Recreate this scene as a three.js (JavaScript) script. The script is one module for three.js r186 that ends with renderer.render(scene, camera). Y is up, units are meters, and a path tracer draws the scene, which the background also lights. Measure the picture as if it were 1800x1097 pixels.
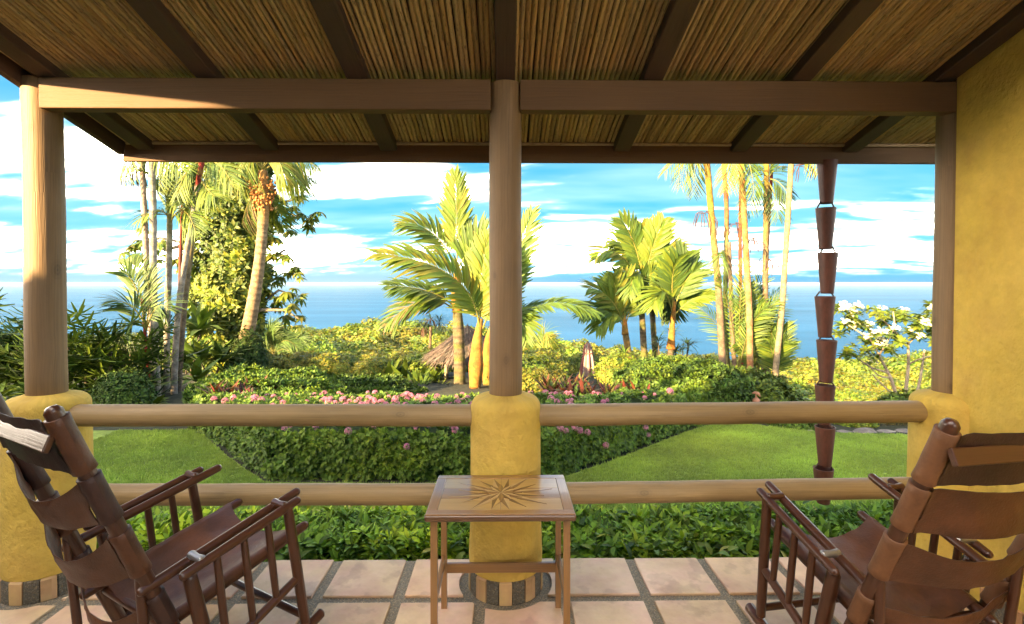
import * as THREE from 'three';
import { ImprovedNoise } from 'three/addons/math/ImprovedNoise.js';
import { RoundedBoxGeometry } from 'three/addons/geometries/RoundedBoxGeometry.js';
import { mergeGeometries } from 'three/addons/utils/BufferGeometryUtils.js';
import { Brush, Evaluator, SUBTRACTION } from 'three-bvh-csg';

// ---------------------------------------------------------------- camera, sky, sun, exposure
const V = (x, y, z) => new THREE.Vector3(x, y, z);
const scene = new THREE.Scene();
const LENS = 900, EYE = 1.5, YAW = -0.0126, PITCH = -Math.PI / 180;
const camera = new THREE.PerspectiveCamera(2 * Math.atan(548.5 / LENS) * 180 / Math.PI, 1800 / 1097, 0.05, 120000);
camera.rotation.order = 'YXZ';
camera.position.set(0, EYE, 0);
camera.rotation.set(PITCH, YAW, 0);
const SHIFT = 548.5 - (497 + LENS * Math.tan(-PITCH));
camera.setViewOffset(1800, 1097, 0, SHIFT, 1800, 1097);
camera.updateMatrixWorld();

const renderer = new THREE.WebGLRenderer({ antialias: true });
renderer.toneMapping = THREE.LinearToneMapping;
renderer.toneMappingExposure = 16.5;
renderer.shadowMap.enabled = true;

const SUN = V(-0.741, 0.281, 0.671).normalize();
const sun = new THREE.DirectionalLight(new THREE.Color(1, 0.70, 0.34), 2.0);
sun.name = 'sun';
sun.position.copy(SUN).multiplyScalar(60);
sun.target.position.set(0, 0, -6);
sun.castShadow = true;
sun.shadow.radius = 1.5;
sun.shadow.mapSize.set(4096, 4096);
Object.assign(sun.shadow.camera, { left: -60, right: 60, top: 40, bottom: -30, near: 1, far: 200 });
scene.add(sun, sun.target);

const noise = new ImprovedNoise();
const N3 = (x, y, z) => noise.noise(x, y, z);
const fbm = (x, y, z, o = 4) => { let s = 0, a = 0.5, f = 1; for (let i = 0; i < o; i++) { s += a * N3(x * f, y * f, z * f); a *= 0.5; f *= 2.03; } return s; };
const clamp = (x, a = 0, b = 1) => Math.min(b, Math.max(a, x));
const ss = (a, b, x) => { const t = clamp((x - a) / (b - a)); return t * t * (3 - 2 * t); };
const mix = (a, b, t) => a + (b - a) * t;
const pl = (x, pts) => { if (x <= pts[0][0]) return pts[0][1]; for (let i = 1; i < pts.length; i++) if (x < pts[i][0]) { const [a, b] = pts[i - 1], [c, d] = pts[i]; return b + (d - b) * (x - a) / (c - a); } return pts[pts.length - 1][1]; };

{ // morning sky: turquoise air, long white streaks of cloud, a blue bank low over the sea
  const W = 4096, H = 2048, data = new Float32Array(W * H * 4);
  const G = (x, c, w) => Math.exp(-(((x - c) / w) ** 2));
  for (let j = 0; j < H; j++) {
    const el = ((j + 0.5) / H - 0.5) * 180;
    if (el < -1) { for (let i = 0; i < W; i++) { const k = (j * W + i) * 4; data[k] = 0.02; data[k + 1] = 0.05; data[k + 2] = 0.08; data[k + 3] = 1; } continue; }
    const e = Math.max(el, 0), er = e * Math.PI / 180, ce = Math.cos(er), se = Math.sin(er);
    for (let i = 0; i < W; i++) {
      const ph = ((i + 0.5) / W) * 2 * Math.PI - Math.PI, cx = Math.cos(ph), cz = Math.sin(ph);
      let az = Math.atan2(cx, -cz) * 180 / Math.PI;                 // 0 out to sea, + to the right
      // clouds on a flat layer seen from below, stretched along the wind
      const h = 1 / (se + 0.13), px = cx * ce * h, pz = cz * ce * h;
      const warp = fbm(px * 0.5, 3.1, pz * 0.5, 2) * 1.3;
      let n = fbm(px * 0.55 + pz * 0.22 + warp * 0.4, 7.7, pz * 1.15 - px * 0.25 + warp, 5) + 0.75 * fbm(px * 2.2 + pz * 0.8, 1.3, pz * 6.0 - px * 1.2 + warp * 2, 4);
      let cov = 0.12 + 0.34 * G(e, 4.6, 3.4) - 0.04 * ss(20, 60, e);
      if (Math.abs(az) < 60) {                                      // what the photograph shows over the sea
        const bl = G(az, 10, 9) * G(e, 9.6, 2.4) * 0.62 + G(az, 26, 11) * G(e, 11.3, 2.8) * 0.55 + G(az, 37, 8) * G(e, 9.6, 1.2) * 0.4 + G(az, -16, 7) * G(e, 7.4, 1.2) * 0.5 + G(az, -22, 4) * G(e, 12.6, 1.2) * 0.4 + G(az, -39, 7) * G(e, 5.2, 0.8) * 0.45 + G(az, -42, 7) * G(e, 16, 2) * 0.4 + G(az, -2, 7) * G(e, 6.8, 1.0) * 0.3;
        const wh = G(az, -6, 14) * G(e, 10.4, 1.5) * 0.45 + G(az, 9, 3.5) * G(e, 12.2, 0.8) * 0.3 + G(az, -38, 9) * G(e, 11, 3.5) * 0.35 + G(az, 34, 8) * G(e, 7.6, 1.1) * 0.3;
        cov += wh - bl;
      }
      let d = ss(-0.26, 0.40, n + cov - 0.27 - 0.07 * G(az, 30, 16) * G(e, 7, 4));
      d = Math.min(1, d * d * (0.3 + 0.7 * d) + 0.022 * clamp(0.45 + 1.3 * fbm(px * 1.1, 4.4, pz * 2.6 + warp, 4)) * ss(25, 8, e));   // with a thin veil
      d *= ss(0.5, 1.7, e + 0.35 * fbm(az * 0.12, 2.2, 5.1, 3) + 0.25 * fbm(az * 0.5, 9.2, 5.1, 2));
      const t = ss(0, 30, e), low = Math.exp(-e / 1.3);
      let r = mix(0.006, 0.0014, t), g = mix(0.0285, 0.0135, t), b = mix(0.040, 0.0345, t);
      const bank = low * ss(-45, 10, az + 10 * N3(az * 0.1, 0, 3)) * ss(100, 45, Math.abs(az));
      r = mix(r, 0.009, bank); g = mix(g, 0.0215, bank); b = mix(b, 0.036, bank);
      const mist = Math.exp(-e / 2.5) * ss(14, -20, az) * ss(100, 45, Math.abs(az)) * 0.85;
      r = mix(r, 0.024, mist); g = mix(g, 0.032, mist); b = mix(b, 0.039, mist);
      const warm = ss(-0.3, 1, cx * SUN.x + cz * SUN.z), sh = 0.78 + 0.5 * clamp(0.5 + n);
      const fw = Math.max(0, cx * ce * SUN.x + se * SUN.y + cz * ce * SUN.z), gl = 0.85 * (1 + 1.9 * fw * fw);   // clouds towards the sun are brighter, raised to add fill light under the roof
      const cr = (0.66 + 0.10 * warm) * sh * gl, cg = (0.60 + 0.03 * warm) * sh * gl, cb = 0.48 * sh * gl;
      const k = (j * W + i) * 4;
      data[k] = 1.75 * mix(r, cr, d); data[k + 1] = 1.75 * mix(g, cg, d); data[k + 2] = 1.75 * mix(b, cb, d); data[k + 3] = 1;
    }
  }
  const sky = new THREE.DataTexture(data, W, H, THREE.RGBAFormat, THREE.FloatType);
  sky.mapping = THREE.EquirectangularReflectionMapping;
  sky.magFilter = THREE.LinearFilter;
  sky.needsUpdate = true;
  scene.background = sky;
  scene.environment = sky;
}

// ---------------------------------------------------------------- helpers
const rng = (s) => () => { s |= 0; s = (s + 0x6d2b79f5) | 0; let t = Math.imul(s ^ (s >>> 15), 1 | s); t = (t + Math.imul(t ^ (t >>> 7), 61 | t)) ^ t; return ((t ^ (t >>> 14)) >>> 0) / 4294967296; };
const R0 = rng(11);
const rr = (a, b, r = R0) => a + (b - a) * r();
const used = {};
const numbered = (n) => { const k = used[n] = (used[n] ?? -1) + 1; return k ? n + '_' + String(k).padStart(3, '0') : n; };
// a point of the photograph at a depth in front of the lens (metres along -z)
const ray = (px, py) => V((px - 900) / LENS, -(py - (548.5 - SHIFT)) / LENS, -1).applyQuaternion(camera.quaternion);
const at = (px, py, d) => { const v = ray(px, py); return v.multiplyScalar(d / -v.z).add(V(0, EYE, 0)); };

function thing(name, label, category, pos = [0, 0, 0], group) {
  const o = new THREE.Group(); o.name = numbered(name); scene.add(o);
  o.position.set(...(pos.isVector3 ? pos.toArray() : pos));
  o.userData.label = label; o.userData.category = category;
  if (group) o.userData.group = group;
  return o;
}
function part(name, geo, mat, parent, label) {
  const m = new THREE.Mesh(geo, mat); m.name = name; m.castShadow = m.receiveShadow = true;
  parent.add(m); if (label) m.userData.label = label;
  return m;
}
function struct(name, geo, mat) { const m = part(numbered(name), geo, mat, scene); m.userData.kind = 'structure'; return m; }
function copies(name, geo, mat, mats, parent, colors) {
  const m = new THREE.InstancedMesh(geo, mat, mats.length); m.name = name; m.castShadow = m.receiveShadow = true;
  mats.forEach((x, i) => m.setMatrixAt(i, x));
  if (colors) colors.forEach((c, i) => m.setColorAt(i, c));
  m.userData.kind = 'stuff'; parent.add(m); return m;
}
class MB {                                                          // collects triangles into one geometry
  constructor() { this.p = []; this.c = []; this.u = []; this.i = []; }
  v(p, u = 0, w = 0, c = null) { this.p.push(p.x, p.y, p.z); this.u.push(u, w); const k = c || [1, 1, 1]; this.c.push(k[0], k[1], k[2]); return this.p.length / 3 - 1; }
  t(a, b, c) { this.i.push(a, b, c); }
  q(a, b, c, d) { this.i.push(a, b, c, a, c, d); }
  // tube along points, radii per point, uv in metres (v along), round caps
  tube(pts, rad, seg = 8, { cap = 0.5, color = null, colors = null, off = 0 } = {}) {
    const n = pts.length, R = (k) => Array.isArray(rad) ? rad[k] : rad;
    let P = pts.map((p) => p.clone()), r = pts.map((_, k) => R(k)), C = pts.map((_, k) => colors ? colors[k] : color);
    if (cap > 0) {
      const d0 = P[0].clone().sub(P[1]).normalize(), d1 = P[n - 1].clone().sub(P[n - 2]).normalize();
      const a0 = r[0], a1 = r[n - 1];
      P.unshift(P[0].clone().addScaledVector(d0, a0 * cap), P[0].clone().addScaledVector(d0, a0 * cap * 0.8)); r.unshift(a0 * 0.02, a0 * 0.62); C.unshift(C[0], C[0]);
      P.push(P[P.length - 1].clone().addScaledVector(d1, a1 * cap * 0.8), P[P.length - 1].clone().addScaledVector(d1, a1 * cap)); r.push(a1 * 0.62, a1 * 0.02); C.push(C[C.length - 1], C[C.length - 1]);
    }
    let ref = null, len = off; const base = [];
    for (let k = 0; k < P.length; k++) {
      const T = (k + 1 < P.length ? P[k + 1] : P[k]).clone().sub(k ? P[k - 1] : P[k]).normalize();
      if (!ref) ref = Math.abs(T.y) < 0.9 ? V(0, 1, 0) : V(1, 0, 0);
      const S = ref.clone().addScaledVector(T, -ref.dot(T)).normalize(), B = T.clone().cross(S); ref = S;
      if (k) len += P[k].distanceTo(P[k - 1]);
      const row = [];
      for (let j = 0; j <= seg; j++) { const a = j / seg * Math.PI * 2; row.push(this.v(P[k].clone().addScaledVector(S, Math.cos(a) * r[k]).addScaledVector(B, Math.sin(a) * r[k]), j / seg * 2 * Math.PI * Math.max(r[k], R(0) * 0.5), len, C[k])); }
      base.push(row);
    }
    for (let k = 0; k + 1 < base.length; k++) for (let j = 0; j < seg; j++) this.q(base[k][j], base[k][j + 1], base[k + 1][j + 1], base[k + 1][j]);
    if (cap <= 0) for (const [row, P0, fl] of [[base[0], P[0], 1], [base[base.length - 1], P[P.length - 1], 0]]) { const c = this.v(P0, 0, 0, C[0]); for (let j = 0; j < seg; j++) fl ? this.t(c, row[j + 1], row[j]) : this.t(c, row[j], row[j + 1]); }
    return this;
  }
  // flat-faced convex prism from a list of corner loops
  loft(loops, color = null) { // loops: arrays of Vector3 of equal length, closed; faces get own corners
    for (let k = 0; k + 1 < loops.length; k++) { const A = loops[k], B = loops[k + 1], n = A.length; for (let j = 0; j < n; j++) { const a = A[j], b = A[(j + 1) % n], c = B[(j + 1) % n], d = B[j]; this.q(this.v(a, 0, 0, color), this.v(b, 0.1, 0, color), this.v(c, 0.1, 0.1, color), this.v(d, 0, 0.1, color)); } }
    const cap = (L, f) => { const c = L.map((p) => this.v(p, p.x, p.z, color)); for (let j = 1; j + 1 < L.length; j++) f ? this.t(c[0], c[j], c[j + 1]) : this.t(c[0], c[j + 1], c[j]); };
    cap(loops[0], false); cap(loops[loops.length - 1], true);
    return this;
  }
  geo(smooth = true) {
    let g = new THREE.BufferGeometry();
    g.setAttribute('position', new THREE.Float32BufferAttribute(this.p, 3));
    g.setAttribute('uv', new THREE.Float32BufferAttribute(this.u, 2));
    g.setAttribute('color', new THREE.Float32BufferAttribute(this.c, 3));
    g.setIndex(this.i);
    if (!smooth) g = g.toNonIndexed();
    g.computeVertexNormals();
    return g;
  }
}
// texture coordinates in metres by the way each face points (grain along `long`)
function boxUV(g, long = null) {
  g = g.index ? g.toNonIndexed() : g;
  g.computeBoundingBox(); const s = g.boundingBox.getSize(V(0, 0, 0)).toArray();
  const L = long ?? s.indexOf(Math.max(...s)), p = g.attributes.position, uv = new Float32Array(p.count * 2);
  const off = (Math.abs(s[0] * 13.7 + s[1] * 7.1 + s[2] * 3.3) % 1);
  for (let f = 0; f < p.count; f += 3) {
    const a = [0, 1, 2].map((k) => V(p.getX(f + k), p.getY(f + k), p.getZ(f + k))), n = a[1].clone().sub(a[0]).cross(a[2].clone().sub(a[0])).toArray().map(Math.abs);
    const d = n.indexOf(Math.max(...n)), ax = [0, 1, 2].filter((k) => k !== d); if (ax[0] === L) ax.reverse();
    a.forEach((q, k) => { const c = q.toArray(); uv[(f + k) * 2] = c[ax[0]] + off + d * 0.31; uv[(f + k) * 2 + 1] = c[ax[1]] + off; });
  }
  g.setAttribute('uv', new THREE.BufferAttribute(uv, 2));
  return g;
}
const rbox = (w, h, d, r = 0.006, long = null) => boxUV(new RoundedBoxGeometry(w, h, d, 2, Math.min(r, w * 0.45, h * 0.45, d * 0.45)), long);
const lathe = (prof, seg = 40) => { const g = new THREE.LatheGeometry(prof.map(([r, y]) => new THREE.Vector2(r, y)), seg); const u = g.attributes.uv, p = g.attributes.position; for (let k = 0; k < u.count; k++) { u.setXY(k, u.getX(k) * 1.1, p.getY(k) + Math.hypot(p.getX(k), p.getZ(k)) * 0.5); } return g; };
const M4 = (p, q, s) => new THREE.Matrix4().compose(p, q, typeof s === 'number' ? V(s, s, s) : s);
const qTo = (from, to) => new THREE.Quaternion().setFromUnitVectors(from, to);
const UPV = V(0, 1, 0);
const randQ = (r) => new THREE.Quaternion().setFromEuler(new THREE.Euler(r() * 6.28, r() * 6.28, r() * 6.28));

// ---------------------------------------------------------------- textures (tileable) and materials
function lattice(seed, n) { const r = rng(seed), a = new Float32Array(n * n); for (let k = 0; k < a.length; k++) a[k] = r(); return (x, y) => { x = ((x % n) + n) % n; y = ((y % n) + n) % n; const i = Math.floor(x), j = Math.floor(y), fx = x - i, fy = y - j, u = fx * fx * (3 - 2 * fx), v = fy * fy * (3 - 2 * fy), i1 = (i + 1) % n, j1 = (j + 1) % n; return mix(mix(a[j * n + i], a[j * n + i1], u), mix(a[j1 * n + i], a[j1 * n + i1], u), v); }; }
function tfbm(seed, nx, oct) { const L = []; for (let o = 0; o < oct; o++) L.push(lattice(seed + o * 17, nx << o)); return (u, v) => { let s = 0, a = 0.5, t = 0; for (let o = 0; o < oct; o++) { s += a * L[o](u * (nx << o), v * (nx << o)); t += a; a *= 0.55; } return s / t; }; }
function tex(n, size, fn, srgb = false) {
  const d = new Uint8Array(n * n * 4);
  for (let j = 0; j < n; j++) for (let i = 0; i < n; i++) { const c = fn(i / n, j / n), k = (j * n + i) * 4; if (typeof c === 'number') d[k] = d[k + 1] = d[k + 2] = clamp(c) * 255; else for (let q = 0; q < 3; q++) d[k + q] = clamp(c[q]) * 255; d[k + 3] = 255; }
  const t = new THREE.DataTexture(d, n, n); t.wrapS = t.wrapT = THREE.RepeatWrapping; t.magFilter = THREE.LinearFilter; t.repeat.set(1 / size[0], 1 / size[1]);
  if (srgb) t.colorSpace = THREE.SRGBColorSpace; t.needsUpdate = true; return t;
}
const fa = tfbm(3, 4, 6), fb = tfbm(91, 8, 5), fc = tfbm(47, 32, 4), fd = tfbm(63, 2, 4);
const grainA = lattice(5, 128), grainB = lattice(6, 64), grainC = lattice(8, 256);
// wood: fibres along v, soft rings, knots are left to chance of the noise
const woodV = (u, v) => { const w = fd(u, v) * 0.10; const f = grainA((u + w) * 128, v * 4) * 0.45 + grainC((u + w * 0.6) * 256, v * 8) * 0.3 + grainB((u + w) * 64, v * 2) * 0.25; return f; };
const KN = [[0.12, 0.2, 0.05], [0.43, 0.55, 0.035], [0.7, 0.12, 0.045], [0.88, 0.72, 0.06], [0.3, 0.88, 0.04], [0.58, 0.36, 0.03]];
const T = {
  wood: tex(512, [0.32, 1.1], (u, v) => { const f = woodV(u, v), m = fa(u, v); const k = 0.62 + 0.34 * f + 0.16 * (m - 0.5); return [k, k * (0.97 + 0.05 * m), k * (0.94 + 0.08 * m)]; }),
  woodB: tex(512, [0.32, 1.1], (u, v) => woodV(u, v) * 0.8 + 0.2 * fc(u, v)),
  post: tex(512, [0.55, 1.7], (u, v) => { const f = woodV(u, v), m = fb(u, v), k = 0.66 + 0.22 * f + 0.26 * (m - 0.5) - KN.reduce((s, [x, y, q]) => { let dx = Math.abs(u - x), dy = Math.abs(v - y); dx = Math.min(dx, 1 - dx) / q; dy = Math.min(dy, 1 - dy) / (q * 0.55); const e = Math.hypot(dx, dy); return s + (e < 1.6 ? 0.34 * Math.exp(-e * e * 2.2) * (0.75 + 0.25 * Math.cos(e * 16)) : 0); }, 0) - 0.10 * ss(0.62, 0.70, grainC(u * 256, v * 3)); return [k, k * 0.98, k * 0.95]; }),
  plaster: tex(512, [1.1, 1.1], (u, v) => { const m = fa(u, v), k = fb(u, v), s = fc(u, v); const st = ss(0.60, 0.74, fa(v, u)) * 0.16; const a = 0.84 + 0.15 * (m - 0.5) + 0.17 * (k - 0.5) + 0.22 * (s - 0.5) - st * 0.35; return [a, a * (0.95 + 0.10 * k), a * (0.80 + 0.45 * (m - 0.3))]; }),
  plasterB: tex(512, [0.55, 0.55], (u, v) => fb(u, v) * 0.7 + fc(u, v) * 0.3),
  tile: tex(512, [0.9, 0.9], (u, v) => { const m = fa(u, v), k = fb(u, v), s = fc(u, v); const sp = ss(0.63, 0.72, fb(v, u)) * 0.12; const a = 0.80 + 0.42 * (m - 0.5) + 0.24 * (k - 0.5) + 0.12 * (s - 0.5) - sp; return [a, a * (0.93 + 0.26 * (k - 0.45)), a * (0.86 + 0.44 * (m - 0.45))]; }),
  tileB: tex(512, [0.7, 0.7], (u, v) => { const r1 = Math.abs(fa(u, v) - 0.5) * 2, r2 = Math.abs(fb(u, v) - 0.5) * 2; return 0.5 * (1 - r1) + 0.35 * (1 - r2) + 0.15 * fc(u, v); }),
  leather: tex(512, [0.5, 0.5], (u, v) => { const m = fa(u, v), k = fb(u, v), s = fc(u, v); const a = 0.74 + 0.60 * (m - 0.5) + 0.40 * (k - 0.5) + 0.25 * (s - 0.5); return [a, a * 0.97, a * 0.95]; }),
  leatherB: tex(512, [0.16, 0.16], (u, v) => fc(u, v) * 0.6 + fb(u, v) * 0.4),
  cane: tex(512, [0.12, 0.9], (u, v) => { const f = woodV(u, v), m = fb(u, v), k = fc(u, v); let a = 0.62 + 0.30 * f + 0.34 * (m - 0.5) - 0.45 * ss(0.60, 0.72, k); return [a, a * (0.95 + 0.08 * m), a * (0.86 + 0.2 * m)]; }),
  bark: tex(256, [0.4, 0.4], (u, v) => { const m = fa(u, v), k = fb(u, v); const a = 0.62 + 0.5 * (m - 0.5) + 0.4 * (k - 0.5) + 0.25 * ss(0.55, 0.65, fb(v, u)); return [a, a, a * 0.96]; }),
  soil: tex(512, [2.2, 2.2], (u, v) => { const a = 0.5 + 0.7 * (fa(u, v) - 0.5) + 0.5 * (fc(u, v) - 0.5); return [a, a, a]; }),
  cloth: tex(256, [0.5, 0.5], (u, v) => { const a = 0.85 + 0.3 * (fa(u, v) - 0.5); return [a, a, a]; }),
};
{ // washed pebbles set in cement
  const n = 40, r = rng(77), pts = []; for (let j = 0; j < n; j++) for (let i = 0; i < n; i++) pts.push([(i + 0.15 + 0.7 * r()) / n, (j + 0.15 + 0.7 * r()) / n, r(), r()]);
  const near = (u, v) => { let b = 9, b2 = 9, id = 0; const ci = Math.floor(u * n), cj = Math.floor(v * n); for (let dj = -1; dj <= 1; dj++) for (let di = -1; di <= 1; di++) { const k = ((cj + dj + n) % n) * n + (ci + di + n) % n; let dx = Math.abs(pts[k][0] - u), dy = Math.abs(pts[k][1] - v); dx = Math.min(dx, 1 - dx); dy = Math.min(dy, 1 - dy); const d = Math.hypot(dx, dy); if (d < b) { b2 = b; b = d; id = k; } else if (d < b2) b2 = d; } return [b * n, (b2 - b) * n, id]; };
  T.pebble = tex(512, [0.24, 0.24], (u, v) => { const [, e, id] = near(u, v), p = pts[id]; const s = ss(0.08, 0.3, e); const t = 0.26 + 0.40 * p[2] * p[2] + 0.1 * p[3]; return [mix(0.36, t * (1.0 + 0.2 * p[3]), s), mix(0.33, t * 0.97, s), mix(0.26, t * (0.88 - 0.25 * p[3]), s)]; });
  T.pebbleB = tex(512, [0.24, 0.24], (u, v) => { const [b, e] = near(u, v); return ss(0.02, 0.35, e) * (1 - 0.4 * b); });
}
{ // wind waves, finer across the line of sight
  const w1 = tfbm(201, 4, 5), w2 = tfbm(233, 16, 4);
  T.seaB = tex(1024, [90, 26], (u, v) => 0.6 * w1(u, v) + 0.4 * w2(u, v));
  T.seaC = tex(512, [2600, 900], (u, v) => { const a = 0.82 + 0.5 * (w1(u, v) - 0.5); return [a, a, a]; });
}
const C3 = (r, g, b) => new THREE.Color().setRGB(r, g, b);
const std = (c, o = {}) => new THREE.MeshStandardMaterial({ color: C3(...c), roughness: 0.7, ...o });
const phy = (c, o = {}) => new THREE.MeshPhysicalMaterial({ color: C3(...c), roughness: 0.7, ...o });
const leafMat = (o = {}) => new THREE.MeshPhysicalMaterial({ color: C3(1, 1, 1), vertexColors: true, roughness: 0.55, transmission: 0.3, thickness: 0, side: THREE.DoubleSide, ...o });
const MAT = {
  plaster: std([0.69, 0.46, 0.088], { map: T.plaster, bumpMap: T.plasterB, bumpScale: 0.014, roughness: 0.85 }),
  post: std([0.27, 0.165, 0.075], { map: T.post, bumpMap: T.woodB, bumpScale: 0.002, roughness: 0.6 }),
  rail: std([0.40, 0.27, 0.115], { map: T.post, bumpMap: T.woodB, bumpScale: 0.002, roughness: 0.5 }),
  beam: std([0.15, 0.074, 0.024], { map: T.wood, bumpMap: T.woodB, bumpScale: 0.0015, roughness: 0.7 }),
  rafter: std([0.095, 0.055, 0.034], { map: T.wood, bumpMap: T.woodB, bumpScale: 0.0015, roughness: 0.7 }),
  deck: std([0.10, 0.07, 0.045], { map: T.wood, roughness: 0.9 }),
  pebble: std([0.62, 0.58, 0.50], { map: T.pebble, bumpMap: T.pebbleB, bumpScale: 0.004, roughness: 0.75 }),
  pebbleDark: std([0.36, 0.34, 0.30], { map: T.pebble, bumpMap: T.pebbleB, bumpScale: 0.004, roughness: 0.75 }),
  chairWood: phy([0.088, 0.027, 0.009], { map: T.wood, bumpMap: T.woodB, bumpScale: 0.0006, roughness: 0.34, clearcoat: 0.45, clearcoatRoughness: 0.25 }),
  leather: phy([0.125, 0.045, 0.017], { map: T.leather, bumpMap: T.leatherB, bumpScale: 0.0012, roughness: 0.42, side: THREE.DoubleSide }),
  leatherDark: phy([0.066, 0.026, 0.016], { map: T.leather, bumpMap: T.leatherB, bumpScale: 0.0012, roughness: 0.5, side: THREE.DoubleSide }),
  metal: std([0.42, 0.40, 0.38], { metalness: 0.9, roughness: 0.4 }),
  tableWood: phy([0.32, 0.155, 0.048], { map: T.wood, bumpMap: T.woodB, bumpScale: 0.0005, roughness: 0.3, clearcoat: 1, clearcoatRoughness: 0.14 }),
  tableDark: phy([0.145, 0.064, 0.022], { map: T.wood, bumpMap: T.woodB, bumpScale: 0.0005, roughness: 0.34, clearcoat: 1, clearcoatRoughness: 0.14 }),
  tableLight: phy([0.50, 0.30, 0.10], { map: T.wood, bumpMap: T.woodB, bumpScale: 0.0005, roughness: 0.3, clearcoat: 1, clearcoatRoughness: 0.14 }),
  copper: std([0.165, 0.055, 0.033], { map: T.leather, roughness: 0.5, side: THREE.DoubleSide }),
  wire: std([0.10, 0.06, 0.045], { metalness: 0.5, roughness: 0.5 }),
  soil: std([0.055, 0.062, 0.026], { map: T.soil, bumpMap: T.soil, bumpScale: 0.03, roughness: 1 }),
  turf: std([0.44, 0.58, 0.09], { map: T.soil, bumpMap: T.soil, bumpScale: 0.02, roughness: 1 }),
  sea: phy([0.048, 0.170, 0.330], { map: T.seaC, bumpMap: T.seaB, bumpScale: 3.2, roughness: 0.3, ior: 1.33, specularIntensity: 0.0004 }),
  bark: std([1, 1, 1], { map: T.bark, bumpMap: T.bark, bumpScale: 0.006, vertexColors: true, roughness: 0.9 }),
  leaf: leafMat({ specularIntensity: 0.6 }),
  gloss: leafMat({ roughness: 0.6, transmission: 0.25, specularIntensity: 0.45 }),
  petal: leafMat({ roughness: 0.8, transmission: 0.35 }),
  stone: std([0.42, 0.36, 0.30], { map: T.soil, bumpMap: T.tileB, bumpScale: 0.02, roughness: 0.9 }),
  thatch: std([1, 1, 1], { vertexColors: true, roughness: 0.95, side: THREE.DoubleSide }),
  cloth: std([1, 1, 1], { vertexColors: true, map: T.cloth, roughness: 0.9, side: THREE.DoubleSide }),
};

// ---------------------------------------------------------------- land and sea
const ridgeTop = (px) => pl(px, [[300, 602], [450, 602], [500, 592], [530, 582], [600, 578], [700, 574], [800, 580], [900, 592], [1000, 612], [1100, 622], [1200, 640], [1300, 652], [1400, 655], [1500, 648], [1640, 632], [1800, 622]]);
function groundY(x, z) {
  const d = -z;
  const fall = ss(0.49, 0.56, x / Math.max(d, 1)) * ss(7.3, 7.9, d);
  if (d < 9 && fall <= 0) return -0.5;
  const garden = mix(pl(d, [[9, -0.5], [14, -0.95], [18, -1.9], [22, -3.6]]), pl(d, [[7.3, -0.5], [8.5, -1.3], [12, -3.2], [18, -5.0], [22, -5.9]]), fall);
  if (d < 18) return garden;
  const px = 889 + 900 * x / 110, top = EYE - (ridgeTop(clamp(px, 300, 1800)) - 497) * 110 / 900 - 3.6;
  const y22 = mix(-3.9, -6.2, fall);
  let y = d < 22 ? garden : mix(y22, top, clamp((d - 22) / 88));
  y += ss(24, 40, d) * ss(110, 90, d) * (2.0 * fbm(x * 0.045, 2.7, d * 0.05, 2) - 1.2);
  if (d > 110) y = mix(top, top - 42, ss(110, 240, d)) - Math.max(0, d - 200) * 0.35;
  return y;
}
{
  const mb = new MB(), ds = [-60, -30, -12, -4, 0, 2.0, 4, 6, 7.2, 7.5, 7.9, 8.4, 9, 9.5, 10, 11, 12, 13, 14, 15, 16, 17, 18, 20, 22, 25, 28, 32, 36, 40, 45, 50, 56, 62, 70, 78, 86, 94, 102, 110, 120, 135, 150, 170, 195, 225, 260, 300, 360, 420, 520];
  const rows = ds.map((d) => { const w = Math.max(90, Math.abs(d) * 1.7), row = []; for (let k = 0; k <= 60; k++) { const q = k / 30 - 1, x = Math.sign(q) * (0.22 * Math.abs(q) + 0.78 * Math.abs(q) ** 2.6) * w, y = d > 0 ? groundY(x, -d) : -0.5; row.push(mb.v(V(x, y, -d), x, -d)); } return row; });
  for (let j = 0; j + 1 < rows.length; j++) for (let k = 0; k < 60; k++) mb.q(rows[j][k], rows[j][k + 1], rows[j + 1][k + 1], rows[j + 1][k]);
  struct('ground', mb.geo(), MAT.soil);
}
{
  const mb = new MB(), rs = [150, 300, 500, 800, 1200, 2000, 4000, 9000, 20000, 45000, 95000], rows = rs.map((d) => { const row = []; for (let k = 0; k <= 24; k++) { const x = (k / 12 - 1) * d * 1.8; row.push(mb.v(V(x, -112, -d), x, -d)); } return row; });
  for (let j = 0; j + 1 < rows.length; j++) for (let k = 0; k < 24; k++) mb.q(rows[j][k], rows[j][k + 1], rows[j + 1][k + 1], rows[j + 1][k]);
  struct('sea', mb.geo(), MAT.sea);
}
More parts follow.
